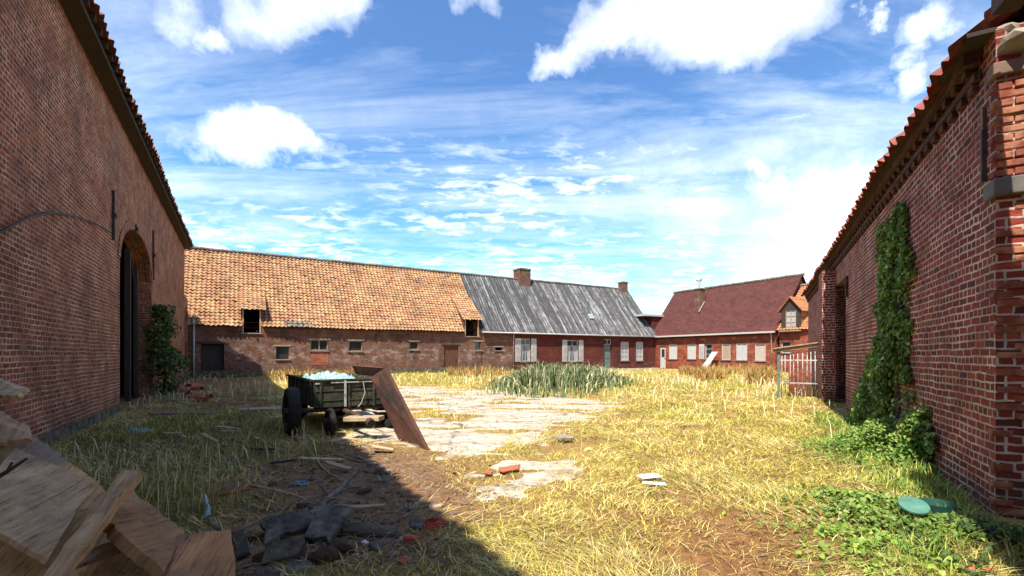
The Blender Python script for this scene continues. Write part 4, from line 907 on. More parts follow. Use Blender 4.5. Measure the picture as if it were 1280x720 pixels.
# ================================================================== RIGHT BARN
RW = Wall((5.33, 5.84), (.481, .877), (-.877, .481)); RU0, RU1, RE = -1.75, 20.3, 4.52
M['brick_eave_shade'] = m_brick('eave_shade_brick', (.10, .03, .022), (.06, .025, .02), (.15, .05, .03), (.14, .10, .08))  # darker brick for the cornice, under-eave shade painted into its colours
def right_barn():
    t = thing('brick_outbuilding', 'ivy clad red brick outbuilding along the right side with tiled eave', 'outbuilding', RW.P(6, 0))
    wall(RW, RU0, RU1, [(RU0, RE), (RU1, RE)], [(7.5, 11.2, -.28, 3.6)], .45).build('wall', M['brick_right'], t)
    D = 7.5; ridge = RE+3.4
    BW_ = Wall(tuple(RW.P(0, 0, -D)[:2]), tuple(RW.U[:2]), tuple((-RW.N)[:2])); wall(BW_, RU0, RU1, [(RU0, RE), (RU1, RE)], [], .35).build('rear_wall', M['brick_right'], t)
    for u, s in ((RU0, -1), (RU1, 1)):
        p = RW.P(u, 0); g = Wall((p.x, p.y), tuple((-RW.N)[:2]), tuple((RW.U*s)[:2]))
        wall(g, .46, D-.36, [(.46, RE+.38), (D/2, ridge-.05), (D-.36, RE+.28)], [], .35).build('gable_wall', M['brick_right'], t)
    pitch = math.atan2(ridge-RE, D/2); ov = .27
    for s in (0, 1):
        sg = RW.N*(1 if s == 0 else -1); O = RW.P(RU0+.02, RE-math.tan(pitch)*ov+.16, 0 if s == 0 else -D)+sg*ov; V = -sg*math.cos(pitch)+Vector((0, 0, math.sin(pitch)))
        pantile(O, RW.U, V, RU1-RU0+.15, (D/2+ov)/math.cos(pitch), .26, .33, .035, .045, 6, .05, 61+s, jit=.018).build('roof', M['tile_red'], t)
    mb = MB()
    wbox(mb, RW, RU0+.3, RU1, RE-.14, RE-.02, .0, .14); wbox(mb, RW, RU0+.3, RU1, RE-.30, RE-.22, .0, .06); mb.build('cornice', M['brick_eave_shade'], t)
    mb = MB(); u = RU0+.4
    while u < RU1: wbox(mb, RW, u, u+.11, RE-.22, RE-.142, .0, .10); wbox(mb, RW, u-.02, u+.13, RE-.38, RE-.302, .0, .05); u += .30
    mb.build('dentil_course', M['brick_eave_shade'], t)
    mb = MB(); wbox(mb, RW, RU0, RU1, RE-.018, RE+.02, .0, .2); mb.build('soffit_board', M['wood_dark'], t)
    wall(RW, 9.62, 10.7, [(9.6, RE-.42), (10.7, RE-.42)], [], .36, d=.35).build('buttress', M['brick_right'], t)
    mb = MB(); n = 6
    for i in range(n): x = 7.55+i*3.6/n; wbox(mb, RW, x, x+3.6/n-.012, 0, 3.0, -.44, -.40)
    mb.build('barn_door', M['wood_dark'], t)
    # corner pier: staggered individual bricks at the broken jamb
    rs = random.Random(4); z = .02; i = 0; nb = 0
    while z < RE-.5:
        k = [(-.448, -.345), (-.335, -.125), (-.115, .016)] if i % 2 else [(-.448, -.24), (-.23, -.01)]
        for (d0, d1) in k:
            top_ = z > 3.1
            if rs.random() < (.95 if top_ else .4):
                o_ = rs.uniform(.004, .03 if top_ else .016); q = rs.uniform(0, .012) if d1 > -.05 else 0
                nb += 1; mb = MB(); wbox(mb, RW, RU0-o_, RU0+(.10 if i % 2 else .21), z+.004, z+.066+rs.uniform(-.006, .003), d0, d1+q); mb.build('corner_brick', M['brick_pier'], t, bevel=.008)
        z += .08; i += 1
    mb = MB(); wbox(mb, RW, RU0-.07, RU0+.18, 2.96, 3.12, -.47, .035); mb.build('corner_stone', M['blue_stone'], t, bevel=.012); mb = MB(); wbox(mb, RW, RU0-.05, RU0+.12, 4.07, 4.19, -.46, .03); mb.build('corner_stone', M['stone_brown'], t, bevel=.012)
    mb = MB(); rs = random.Random(8)
    mb.blob(RW.P(RU0-.02, 4.33, -.12), (.16, .2, .12), 2, .2, 1).blob(RW.P(RU0+.1, 4.52, -.1), (.12, .14, .1), 2, .2, 2).blob(RW.P(RU0-.03, 4.5, -.3), (.13, .12, .14), 2, .2, 3)
    mb.build('broken_masonry', M['stone'], t)
    mb = MB(); u, z1 = RW.uz(1233, 135); _, z0 = RW.uz(1239, 222); wbox(mb, RW, u-.018, u+.018, z0, z1, .0, .04); mb.build('wall_anchor', M['iron'], t)
    for px, y0, y1 in ((1060, 345, 372), (1029, 385, 402)):
        u, za = RW.uz(px, y0); _, zb = RW.uz(px, y1); mb = MB(); wbox(mb, RW, u-.04, u+.04, zb, za, .0, .06); mb.build('wall_anchor', M['iron'], t)
M['brick_pier'] = m_flat('loose_bricks', (.24, .065, .04), .5, 7, .9, .8, (.40, .18, .10))
right_barn()
def shade_block():          # added tall block, unseen outside the frame on the right, to shade the jamb
    t = thing('brick_blocker', 'added tall brick gatehouse wall at the far right edge with a projecting timber', 'blocker', RW.P(-8, 0, -1))
    a, b, h = -9.5, -5.0, 7.3
    wall(RW, a, b, [(a, h), (b, h)], [], .5).build('wall', M['brick_right'], t)
    mb = MB(); c0 = at(1256, 2, 4.0); c1 = RW.P(b-.3, c0.z+.12, -.35); c0 = Vector(c0)
    mb.box((c0+c1)/2, (c1-c0), (0, 0, 1), (c1-c0).cross(Vector((0, 0, 1))), (c1-c0).length/2, .1, .09); mb.build('roof_beam', M['wood_dark'], t)
    for (p, n, L) in ((RW.P(b-.25, 0, -.5), RW.U, 6),):
        g = Wall((RW.P(b, 0)[0], RW.P(b, 0)[1]), tuple((-RW.N)[:2]), tuple(RW.U[:2])); wall(g, .52, L, [(0, h), (L, h)], [], .4).build('side_wall', M['brick_right'], t)
    mb = MB(); wbox(mb, RW, a-.2, b+.25, h, h+.15, .3, -6.2); mb.build('roof', M['tile_red'], t)
shade_block()

# ---- ivy on the right wall
def ivy():
    t = thing('ivy', 'tall column of climbing ivy on the right brick wall spreading at its foot', 'ivy', RW.P(3, 0, .1))
    r = np.random.default_rng(77); n = 56000
    L = [(0, 5.9), (.5, 5.2), (1.0, 4.4), (1.6, 3.3), (2.3, 2.9), (3.1, 2.75), (3.65, 2.6), (3.85, 2.1)]; Rr = [(0, -.3), (.5, .2), (1.0, .75), (1.6, .95), (2.3, 1.1), (3.1, 1.12), (3.65, 1.2), (3.85, 1.6)]
    z = r.random(n)**1.15*3.9; lo = np.interp(z, [p[0] for p in Rr], [p[1] for p in Rr]); hi = np.interp(z, [p[0] for p in L], [p[1] for p in L])
    u = r.uniform(-.5, 6.2, n); e = (fbm(u*2.2, z*2.2, 5)-.5)*1.3+(fbm(u*9, z*9, 6)-.5)*.5
    dd = np.minimum(u-lo, hi-u)+e; k = dd > 0
    cov = fbm(u*2.2, z*2.2, 8, 4); k &= r.random(n) < np.clip((cov-.28)*6, .06, 1); u, z, dd = u[k], z[k], dd[k]; n = len(u)
    clump = fbm(u*3.5, z*3, 15, 3); thick = .04+.22*np.clip(dd, 0, .8)*np.clip(1.35-z/3.6, .3, 1.2)+.25*np.clip(clump-.4, 0, 1); d = thick*r.random(n)**.45
    P = np.array(RW.O)[None]+np.outer(u, np.array(RW.U))+np.outer(d, np.array(RW.N)); P[:, 2] = z
    rgb = GREENS[r.integers(0, 5, n)]*(.6+1.3*clump)[:, None]; rgb = np.where((r.random(n) < .06)[:, None], np.array([.25, .2, .05]), rgb)
    leaf_mesh('leaves', P, np.tile(np.array(RW.N), (n, 1))+np.array([0, 0, .5]), .03+.06*r.random(n)**1.3, rgb, t, 3)
    rs = random.Random(5)
    for i in range(7):
        u0_ = 1.6+i*.33; pts = [RW.P(u0_+math.sin(z_*2+i)*.15-(u0_-2)*z_*.13, z_, .04) for z_ in np.linspace(0, 3.4, 9)]
        MB().tube(pts, [.03-.0025*j for j in range(9)], 5).build('stem', M['bark'], t)
    # young ivy in front / weeds at its foot
    for (cx, cy, rad, hh, nn, nm, lab, cat, pal) in (
        (G(1118, 572).x, G(1118, 572).y, .95, .5, 8000, 'leafy_weeds', 'bright green leafy weeds at the foot of the ivy', 'weeds', np.array([[.12, .22, .03], [.18, .30, .045], [.09, .17, .03], [.28, .33, .08]])),
        (G(1085, 640).x, G(1085, 640).y, .6, .16, 2600, 'leafy_weeds', 'low leafy weeds in the straw left of the green plastic tub', 'weeds', np.array([[.12, .20, .03], [.2, .3, .05], [.07, .14, .025], [.3, .33, .09]])),
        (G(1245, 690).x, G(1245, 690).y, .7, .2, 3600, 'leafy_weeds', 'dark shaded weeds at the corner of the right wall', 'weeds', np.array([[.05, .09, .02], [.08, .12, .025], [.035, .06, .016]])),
        (G(1090, 690).x, G(1090, 690).y, .55, .12, 1200, 'leafy_weeds', 'small sparse weeds in the brown earth at lower right', 'weeds', np.array([[.16, .26, .04], [.25, .36, .06]]))):
        x = r.normal(cx, rad*.5, nn); y = r.normal(cy, rad*.55, nn); q = np.hypot(x-cx, y-cy)/rad; zz = r.random(nn)**1.3*hh*np.clip(1.2-q, .15, 1)*(.4+1.2*fbm(x*4, y*4, 3, 3))
        k = (fbm(x*3.5, y*3.5, 19, 3) > .36) & ((x-5.33)*-.877+(y-5.84)*.481 > .03); x, y, zz = x[k], y[k], zz[k]; n2 = len(x)
        P = np.stack([x, y, zz+hgt(x, y)+.01], -1); o = leaf_mesh(nm, P, np.tile([-.1, -.25, 1.0], (n2, 1)), .022+.034*r.random(n2), pal[r.integers(0, len(pal), n2)], None, 5); tag(o, lab, cat, kind='stuff')
    c = G(1168, 668); n2 = 900; x = r.normal(c.x, .22, n2); y = r.normal(c.y, .13, n2); P = np.stack([x, y, hgt(x, y)+.02+.13*r.random(n2)], -1); o = leaf_mesh('leafy_weeds', P, np.tile([-.1, -.25, 1.0], (n2, 1)), .02+.03*r.random(n2), np.array([[.10, .18, .03], [.16, .24, .045]])[r.integers(0, 2, n2)], None, 15); tag(o, 'small weeds growing up against the green plastic tub', 'weeds', kind='stuff')
    # bush in the barn arch
    b = LW.P(10.35, 0, .35); t2 = thing('elder_bush', 'straggly green bush growing by the far jamb of the tall arched doorway', 'bush', b)
    n = 3600; z = r.random(n)**.8*3.3; a = r.uniform(0, 2*np.pi, n); rad = (.2+.9*np.clip(fbm(z*2, z*0+1, 4), 0, 1))*(1.1-np.abs(z/3.3-.55))*r.random(n)**.5
    off = fbm(z*1.5, a*1.2, 9, 3); k = off > .47; z, a, rad = z[k], a[k], rad[k]; n = len(z)
    P = np.stack([b.x+np.cos(a)*rad+.15*np.sin(z*2), b.y+np.sin(a)*rad, z], -1)
    leaf_mesh('leaves', P, np.stack([np.cos(a), np.sin(a), np.full(n, .5)], -1), .07+.07*r.random(n), np.array([[.07, .11, .02], [.10, .15, .03], [.05, .08, .018]])[r.integers(0, 3, n)], t2, 6)
    for i in range(4): MB().tube([b+Vector((math.cos(i*1.6)*.05*z_, math.sin(i*1.6)*.05*z_, z_)) for z_ in np.linspace(0, 3, 6)], [.03, .026, .02, .016, .012, .006], 5).build('stem', M['twig_dark'], t2)
ivy()

# ---- barred gate beside the outbuilding
def gate():
    b0 = G(975, 497); p1 = RW.P(10.5, 0, .36); t = thing('barred_gate', 'rusty white barred metal gate under a sloping timber by the right outbuilding', 'gate', b0)
    A = Vector((b0.x, b0.y, 0)); Bv = Vector((G(1023, 499).x, G(1023, 499).y, 0)); D = (Bv-A).normalized(); L = (Bv-A).length; nz = Vector((0, 0, 1)); N = D.cross(nz)
    for i in range(9):
        f = (i+.35)/9; rs = random.Random(i); p = A+D*L*f; lean = D*rs.uniform(-.025, .025)
        mb = MB(); mb.tube([p+nz*.06, p+lean+nz*(1.55+.05*f)], .013, 6); mb.build('bar', M['white_metal'], t, smooth=True)
    for z in (.52, 1.3): mb = MB(); mb.box(A+D*L/2+nz*z+N*.0, D, nz, N, L/2, .022, .012); mb.build('rail', M['white_metal'], t)
    mb = MB(); mb.box(A+nz*.8-D*.04, nz, D, N, .84, .045, .045); mb.build('post', M['teal_paint'], t)
    mb = MB(); e0 = A-D*.25+nz*1.62; e1 = Bv+D*.25+nz*1.86
    q = (e1-e0).normalized(); mb.box((e0+e1)/2, q, N, q.cross(N), (e1-e0).length/2, .10, .055); mb.box((e0+e1)/2+nz*.075+N*.03, q, N, q.cross(N), (e1-e0).length/2*.96, .13, .02); mb.build('top_beam', M['wood_grey'], t)
    mb = MB(); w = MB().tube([A+D*L*.2+nz*.6+N*.1, A+D*L*.5+nz*1.1+N*.12, A+D*L*.9+nz*.7+N*.1], .008, 5); w.build('wire', M['iron'], t)
    # a low brick pier behind the bars
    W2 = Wall(((A+D*.35-N*-.9).x, (A+D*.35-N*-.9).y), tuple(D[:2]), tuple(N[:2])); c = A-N*1.2
    W2 = Wall((c.x, c.y), tuple(D[:2]), tuple(N[:2])); h = 1.1
    o = wall(W2, .25, .95, [(.25, h), (.55, h+.35), (.95, h+.1)], [], .35).build('brick_pier', M['brick_orange']); tag(o, 'broken orange brick pier standing behind the barred gate', 'pier')
gate()

# ================================================================== CART
def cart():
    nz = Vector((0, 0, 1)); B = Vector((-.56, .828, 0)).normalized(); S = Vector((.828, .56, 0)); C0 = Vector((-3.68, 8.62, 0)); Wd, Ln = 1.28, 3.0
    t = thing('farm_cart', 'old dark green farm cart with a wooden box body and rubber tyres', 'cart', C0+S*Wd/2+B*Ln/2)
    def P(s, b, z): return C0+S*s+B*b+nz*z
    def bx(mb, s0, s1, b0, b1, z0, z1): return mb.hexa([P(s0, b0, z0), P(s1, b0, z0), P(s1, b1, z0), P(s0, b1, z0), P(s0, b0, z1), P(s1, b0, z1), P(s1, b1, z1), P(s0, b1, z1)])
    z0, z1 = .50, 1.0
    for nm, args in (('tailboard', [(0, Wd, 0, .035, z0, z1)]), ('headboard', [(0, Wd, Ln-.035, Ln, z0, z1)]), ('side_panel', [(-.001, .035, .036, Ln-.036, z0, z1)]), ('side_panel', [(Wd-.034, Wd+.001, .036, Ln-.036, z0, z1)]), ('floor', [(.036, Wd-.035, .036, Ln-.036, z0, z0+.04)])):
        mb = MB(); [bx(mb, *a) for a in args]
        if nm == 'side_panel':
            s = args[0][0]; so_ = -.03 if s < .1 else Wd+.002
            for k in range(6): bx(mb, so_, so_+.028, .15+k*.52, .22+k*.52, z0, z1-.02)
            bx(mb, so_-.008, so_+.034, .03, Ln, z1-.015, z1+.03)
        if nm == 'tailboard':
            for q in (.1, .56, .62, 1.1): bx(mb, q, q+.035, -.022, -.001, z0-.02, z1)
            for z in (.62, .8): bx(mb, .03, Wd-.03, -.012, -.002, z, z+.012)
            bx(mb, -.01, Wd+.01, -.03, .04, z1-.003, z1+.03)
        mb.build(nm, M['cart_paint'], t, bevel=.004)
    mb = MB(); bx(mb, .54, .58, -.035, -.022, .5, 1.0); bx(mb, .02, .1, -.03, -.023, .94, .97); bx(mb, .3, 1.2, -.034, -.024, .955, .975); mb.build('latch_bar', M['white_metal'], t)
    mb = MB(); bx(mb, .25, .35, .02, Ln, .38, .5); bx(mb, Wd-.35, Wd-.25, .02, Ln, .38, .5); bx(mb, .2, Wd-.2, .6, .7, .40, .495); mb.build('chassis', M['iron'], t)
    def wheel(s, b, r=.42, wdt=.2):
        c = P(s, b, r); o = MB(); prof = [(r*.62, -wdt/2*.7), (r*.80, -wdt/2), (r*.95, -wdt/2*.85), (r, -wdt/2*.4), (r, wdt/2*.4), (r*.95, wdt/2*.85), (r*.8, wdt/2), (r*.62, wdt/2*.7)]; n = 32
        for i in range(n):
            for (ra, ya), (rb, yb) in zip(prof, prof[1:]+prof[:1]):
                q = []
                for (rr, yy, k) in ((ra, ya, i), (rb, yb, i), (rb, yb, i+1), (ra, ya, i+1)):
                    th = 2*math.pi*k/n; f = 1.0-(.02 if (k % 2 and rr > r*.97) else 0); q.append(c+B*math.cos(th)*rr*f+nz*math.sin(th)*rr*f+S*yy)
                o.face(q)
        w = o.build('wheel', M['rubber'], t); rim = MB(); n = 20
        ring = [c+B*math.cos(2*math.pi*i/n)*r*.63+nz*math.sin(2*math.pi*i/n)*r*.63 for i in range(n)]
        rim.face([p-S*.03 for p in ring]); rim.face([p+S*.03 for p in ring][::-1]); rim.tube([c-S*.12, c+S*.12], .075, 12); rim.build('rim', M['iron'], w)
    wheel(-.36, .12, .45, .22); wheel(Wd+.2, .12, .45, .22); wheel(.2, 2.5, .36); wheel(Wd-.2, 2.5, .36); wheel(.24, -.22, .25, .12)
    for b, r, e in ((.12, .45, .3), (2.5, .36, -.2)): mb = MB(); mb.tube([P(-e, b, r), P(Wd+e*.6, b, r)], .045, 10); mb.build('axle', M['iron'], t)
    mb = MB(); mb.tube([P(Wd/2-.08, .1, .42), P(Wd/2-.03, -.5, .40), P(Wd/2+.05, -1.1, .33)], .045, 8); mb.tube([P(Wd/2+.05, -1.1, .33), P(Wd/2+.06, -1.2, .3)], .075, 10); mb.build('drawbar', M['iron'], t)
    mb = MB(); mb.tube([P(.95, -.1, .42), P(.95, -.55, .44), P(1.0, -.6, .43), P(1.3, -.6, .42), P(1.36, -.6, .36), P(1.36, -.6, .02)], .018, 8); mb.build('bent_pipe', M['white_metal'], t, smooth=True)
    mb = MB(); mb.tube([P(.9, -.03, .97), P(.93, -.05, .75), P(.86, -.04, .55), P(.8, -.04, .48)], .008, 6); mb.build('chain', M['white_metal'], t)
    # plastic sheeting heap resting in the cart
    mb = MB(); rs = np.random.default_rng(4); nu, nv = 34, 26; c = P(.55, 1.25, .98)
    g = [[None]*nv for _ in range(nu)]
    for i in range(nu):
        for j in range(nv):
            s = (i/(nu-1)-.5)*1.0; b = (j/(nv-1)-.5)*1.9; e = max(0, 1-(s/.52)**2)*max(0, 1-(b/.97)**2); h = e**.5*.16+(float(fbm(np.array([s*9.]), np.array([b*9.]), 3, 5)[0])-.5)*.34*min(1, e*4)-.09
            g[i][j] = c+S*s+B*b+nz*h
    for i in range(nu-1):
        for j in range(nv-1): mb.face([g[i][j], g[i+1][j], g[i+1][j+1], g[i][j+1]])
    o = mb.build('plastic_sheet', M['plastic_white']); tag(o, 'crumpled white and turquoise plastic sheeting heaped in the farm cart', 'plastic sheet')
    mb = MB(); bx(mb, .05, Wd-.05, .05, Ln-.05, .545, .86); o = mb.build('rubble_load', M['clod']); tag(o, 'dark load of earth and rubbish filling the farm cart under the plastic', 'rubble')
    # brown panel leaning on the cart's right side
    T1 = P(Wd+.06, .05, 1.24); T2 = P(Wd+.06, 2.3, 1.24); lo = S*.55
    o = MB().slab([T1+lo-nz*1.22, T2+lo-nz*1.22, T2, T1], .035).build('brown_panel', M['rust_sheet']); tag(o, 'large brown panel leaning upright against the right side of the cart', 'panel')
    b1 = G(533, 562); b2 = G(500, 553); t1 = at(481, 460, 8.45)+Vector((.0, 0, 0)); t2 = at(463, 472, 8.62)
    o = MB().slab([b1, b2, t2, t1], .05, Vector((-.7, -.4, -.2)).normalized()).build('leaning_plank', M['rust_sheet2']); tag(o, 'wide rust coloured plank sloping from cart corner down to the ground on its right', 'plank')
    # timbers under and beside the cart
    mb = MB(); c_ = at(455, 523, 8.25); mb.box(c_, (1, -.12, .03), (.12, 1, 0), (0, 0, 1), .33, .13, .04); o = mb.build('timber_block', M['wood_grey'], bevel=.012); tag(o, 'pale timber block lying across the drawbar in front of the cart', 'timber')
M['rust_sheet2'] = m_wood('rust_plank', (.10, .042, .028), (.035, .02, .015), (.02, .015, .014), 1.0, .6)  # dark rust brown of the leaning plank itself
cart()

# ================================================================== WOOD PILE, lower left
M['wood_edge'] = m_wood('dark_brown_plank', (.42, .23, .10), (.2, .11, .06), (.40, .30, .2), .9)
def pile():
    def board(name, q, th, mat, lab, cat):
        q = [at(*p) for p in q]; n = (q[1]-q[0]).cross(q[3]-q[0]).normalized()
        if n.z < 0: n = -n
        rs = random.Random(len(lab)*31); S = []; m = 14; cen = sum(q, Vector())/4
        for i in range(4):
            A, B = q[i], q[(i+1) % 4]; long_ = (B-A).length
            for k in range(m):
                p = A.lerp(B, k/m); amp = .018 if i in (0, 2) else .006
                if rs.random() < .12: amp *= 2.5
                S.append(p+(cen-p).normalized()*rs.uniform(0, amp) if k else p)
        ux = (q[1]-q[0]).normalized(); uy = n.cross(ux); mb = MB(); f = lambda p: ((p-q[0]).dot(uy), (p-q[0]).dot(ux))
        bot = [p-n*th+Vector((rs.uniform(-.003, .003), rs.uniform(-.003, .003), 0)) for p in S]
        mb.face(S, [f(p) for p in S]); mb.face(bot[::-1], [f(p) for p in bot[::-1]])
        for i in range(len(S)): j = (i+1) % len(S); mb.face([bot[i], bot[j], S[j], S[i]], [f(bot[i]), f(bot[j]), f(S[j]), (f(S[i])[0], f(S[i])[1])])
        o = mb.build(name, mat); return tag(o, lab, cat)
    board('plywood_board', [(-70, 800, 1.75), (150, 790, 1.95), (222, 672, 2.6), (-30, 492, 2.95)], .03, M['wood_brown'], 'large weathered brown board lying tilted across the heap at lower left', 'board')
    board('plywood_sheet', [(196, 790, 1.9), (308, 790, 1.95), (288, 661, 2.42), (205, 668, 2.42)], .02, M['wood_orange'], 'smooth rust brown plywood sheet at the right end of the wood heap', 'board')
    board('wide_plank', [(118, 640, 2.15), (205, 716, 2.12), (232, 664, 2.5), (150, 600, 2.55)], .05, M['wood_edge'], 'thick dark brown plank lying under the splintered batten', 'plank')
    # batten
    a = at(52, 745, 1.75); b = at(166, 592, 2.35); d = (b-a).normalized(); s = d.cross(Vector((0, 0, 1))).normalized(); u = s.cross(d)
    mb = MB(); n = 9; rs = random.Random(3); prev = None
    for i in range(n):
        c0 = a.lerp(b, i/n); c1 = a.lerp(b, (i+1)/n)
        w0 = .036; w1 = .036
        if i == 0: r0 = [c0+s*x*w0+u*y*.026 for x, y in ((-1, -1), (1, -1), (1, 1), (-1, 1))]; prev = r0
        k = 1+rs.uniform(-.12, .12); r1 = [c1+s*x*w1*k+u*y*.026*k+d*rs.uniform(-.01, .01) for x, y in ((-1, -1), (1, -1), (1, 1), (-1, 1))]
        mb.hexa(prev+r1) if False else [mb.face([prev[j], prev[(j+1) % 4], r1[(j+1) % 4], r1[j]], [(i*.08, j*.1), (i*.08, j*.1+.1), (i*.08+.08, j*.1+.1), (i*.08+.08, j*.1)]) for j in range(4)]
        if i == 0: mb.face(r0[::-1])
        prev = r1
    mb.face(prev); tag(mb.build('batten', M['wood_pale2'], merge=True, bevel=.003), 'splintered square batten sticking up from the wood heap', 'batten')
    board('broken_plank', [(-40, 500, 2.4), (22, 494, 2.45), (34, 484, 2.6), (-30, 460, 2.6)], .03, M['wood_pale'], 'short broken pale plank end at the far left edge above the heap', 'plank')
    board('rotten_board', [(-40, 560, 2.5), (38, 548, 2.62), (36, 532, 2.75), (-40, 490, 2.8)], .03, M['wood_pale2'], 'rotten grey board under the broken plank end', 'board')
    board('lower_board', [(-120, 860, 1.6), (100, 860, 1.75), (215, 735, 2.3), (-60, 610, 2.6)], .03, M['wood_brown'], 'lower brown board mostly hidden beneath the tilted board', 'board')
    board('splintered_board', [(-60, 640, 2.0), (60, 700, 2.05), (120, 600, 2.5), (20, 560, 2.6)], .025, M['wood_pale2'], 'paler splintered board lying on the big tilted board left of the batten', 'board')
    board('thin_slat', [(60, 705, 2.0), (80, 712, 2.0), (212, 668, 2.5), (196, 655, 2.5)], .02, M['wood_grey'], 'thin grey slat running beneath the batten toward the plywood sheet', 'slat')
    # heap carrying them
    mb = MB(); mb.box((-1.75, 1.9, .2), (1, .2, 0), (-.2, 1, 0), (0, 0, 1), .65, .35, .2); tag(mb.build('timber_crate', M['wood_dark'], bevel=.01), 'dark crate holding up the boards of the heap', 'crate')
    rs = random.Random(12); mb = MB()
    pts = [at(-20, 607, 2.3), at(8, 590, 2.32), at(34, 573, 2.4)]; mb.tube(pts, [.012, .01, .006], 6); mb.tube([pts[1], at(15, 578, 2.35)], .006, 5)
    tag(mb.build('dark_twig', M['twig_dark']), 'dark twig lying on the large tilted board', 'twig')
M['wood_pale2'] = m_wood('splintered_timber', (.66, .45, .25), (.34, .2, .1), (.30, .22, .16), .9)
pile()

# ================================================================== DEBRIS
def gz(p): return float(hgt(np.array([p.x]), np.array([p.y]))[0])
def flat(name, px, py, L, Wd, T, rot, mat, lab, cat, tilt=0, roll=0, up=-0.015, rag=.2, seed=1):
    c = G(px, py); z = gz(c)+up; rs = random.Random(seed)
    m = Matrix.Rotation(R(rot), 3, 'Z') @ Matrix.Rotation(R(tilt), 3, 'Y') @ Matrix.Rotation(R(roll), 3, 'X')
    n = 9; ring = []
    for (x, y) in ((-1, -1), (-.3, -1), (.4, -1), (1, -1), (1, .1), (1, 1), (.2, 1), (-.5, 1), (-1, 1), (-1, 0)):
        ring.append((x*L/2*(1+rs.uniform(-rag, rag)), y*Wd/2*(1+rs.uniform(-rag, rag))))
    lift = abs(math.sin(R(tilt)))*L/2+abs(math.sin(R(roll)))*Wd/2
    def tr(x, y, zz): return m @ Vector((x, y, zz))+Vector((c.x, c.y, z+lift))
    mb = MB(); top = [tr(x, y, T) for x, y in ring]; bot = [tr(x*1.02, y*1.02, 0) for x, y in ring]
    mb.face(top, [(x, y) for x, y in ring]); mb.face(bot[::-1], [(x, y) for x, y in ring][::-1])
    k = len(ring)
    for i in range(k): j = (i+1) % k; mb.face([bot[i], bot[j], top[j], top[i]], [(ring[i][0], 0), (ring[j][0], 0), (ring[j][0], T), (ring[i][0], T)])
    return tag(mb.build(name, mat, bevel=min(.008, T*.25)), lab, cat)
def stick(name, pts, r, mat, lab, cat, side=0, n=6):
    P = []
    for p in pts:
        g = G(p[0], p[1]); g.z = gz(g)+(p[2] if len(p) > 2 else .02); P.append(g)
    rr = [r*(1-.5*i/(len(P)-1)) for i in range(len(P))]
    mb = MB(); Q = []; R_ = []
    for i in range(len(P)-1):
        for k in range(3): f = k/3; Q.append(P[i].lerp(P[i+1], f)+Vector((random.uniform(-1, 1), random.uniform(-1, 1), random.uniform(-.4, .4)))*r*.5); R_.append(rr[i]+(rr[i+1]-rr[i])*f)
    Q.append(P[-1]); R_.append(rr[-1]); mb.tube(Q, R_, n, jitter=.25)
    rs = random.Random(len(Q)*7+int(pts[0][0]))
    for k in range(side):
        i = rs.randrange(1, len(Q)-1); d = (Q[i+1]-Q[i-1]).normalized(); s = d.cross(Vector((0, 0, 1)))*rs.choice((-1, 1)); e = Q[i]+(d*.6+s*rs.uniform(.4, .9)+Vector((0, 0, rs.uniform(0, .3)))).normalized()*rs.uniform(.12, .35)
        mb.tube([Q[i], (Q[i]+e)/2+Vector((0, 0, .02)), e], [R_[i]*.6, R_[i]*.4, R_[i]*.2], 5)
    return tag(mb.build(name, mat, smooth=True), lab, cat)
def rock(name, px, py, r, mat, lab, cat, seed=1, up=.4):
    c = G(px, py); z = gz(c)+r[2]*up; return tag(MB().blob((c.x, c.y, z), r, 3, .3, seed).build(name, mat), lab, cat)

flat('stone_slab', 361, 668, .34, .24, .05, 30, M['slab'], 'tilted grey slab left of the dark broken slab in the debris', 'slab', -12, 24, seed=2)
flat('stone_slab', 411, 670, .25, .36, .07, -4, M['slab'], 'dark squarish slab standing out in the middle of the debris', 'slab', 4, 26, seed=3)
flat('stone_slab', 460, 667, .42, .17, .05, -3, M['slab_moss'], 'long flat mossy slab at the right of the debris slabs', 'slab', 2, 4, seed=4)
flat('stone_slab', 354, 698, .26, .18, .06, 25, M['slab_moss'], 'small mossy slab at the front left of the debris', 'slab', -8, 22, seed=5)
flat('stone_slab', 428, 634, .16, .09, .035, 8, M['slab'], 'thin slab chip behind the dark broken slab', 'slab', 5, 0, seed=6)
flat('stone_slab', 477, 604, .22, .12, .04, -5, M['slab'], 'grey slab with a square block on it below the brushwood', 'slab', 0, 3, seed=7)
flat('brick_piece', 473, 600, .1, .08, .09, 10, M['slab'], 'grey block resting on the slab below the brushwood', 'block', 6, 0, up=.04, seed=8)
rock('earth_clod', 404, 700, (.12, .09, .08), M['clod'], 'big dark earth clod with roots at the bottom of the debris', 'clod', 3)
rock('earth_clod', 388, 640, (.05, .05, .045), M['clod'], 'small round earth clod behind the slabs', 'clod', 4)
rock('earth_clod', 425, 690, (.13, .09, .07), M['clod'], 'earth clod right of the big rooty clod', 'clod', 5)
rock('earth_clod', 332, 700, (.10, .08, .05), M['clod'], 'low earth clod left of the small mossy slab', 'clod', 6)
rock('stone', 456, 680, (.035, .025, .022), M['paper'], 'small cream stone in front of the long mossy slab', 'stone', 7)
rock('stone', 419, 617, (.028, .022, .02), M['stone'], 'small pale stone beside the driftwood branch', 'stone', 8)
rock('brick_piece', 505, 706, (.05, .04, .035), M['terracotta'], 'round broken red brick piece at the bottom centre', 'brick piece', 9)
rock('brick_piece', 487, 694, (.04, .028, .022), M['terracotta'], 'small pinkish brick chip near the red bottle', 'brick piece', 10)
flat('plaster_piece', 540, 636, .22, .07, .02, 15, M['stone'], 'long pale plaster fragment behind the red netting', 'plaster', 0, 2, seed=11, rag=.3)
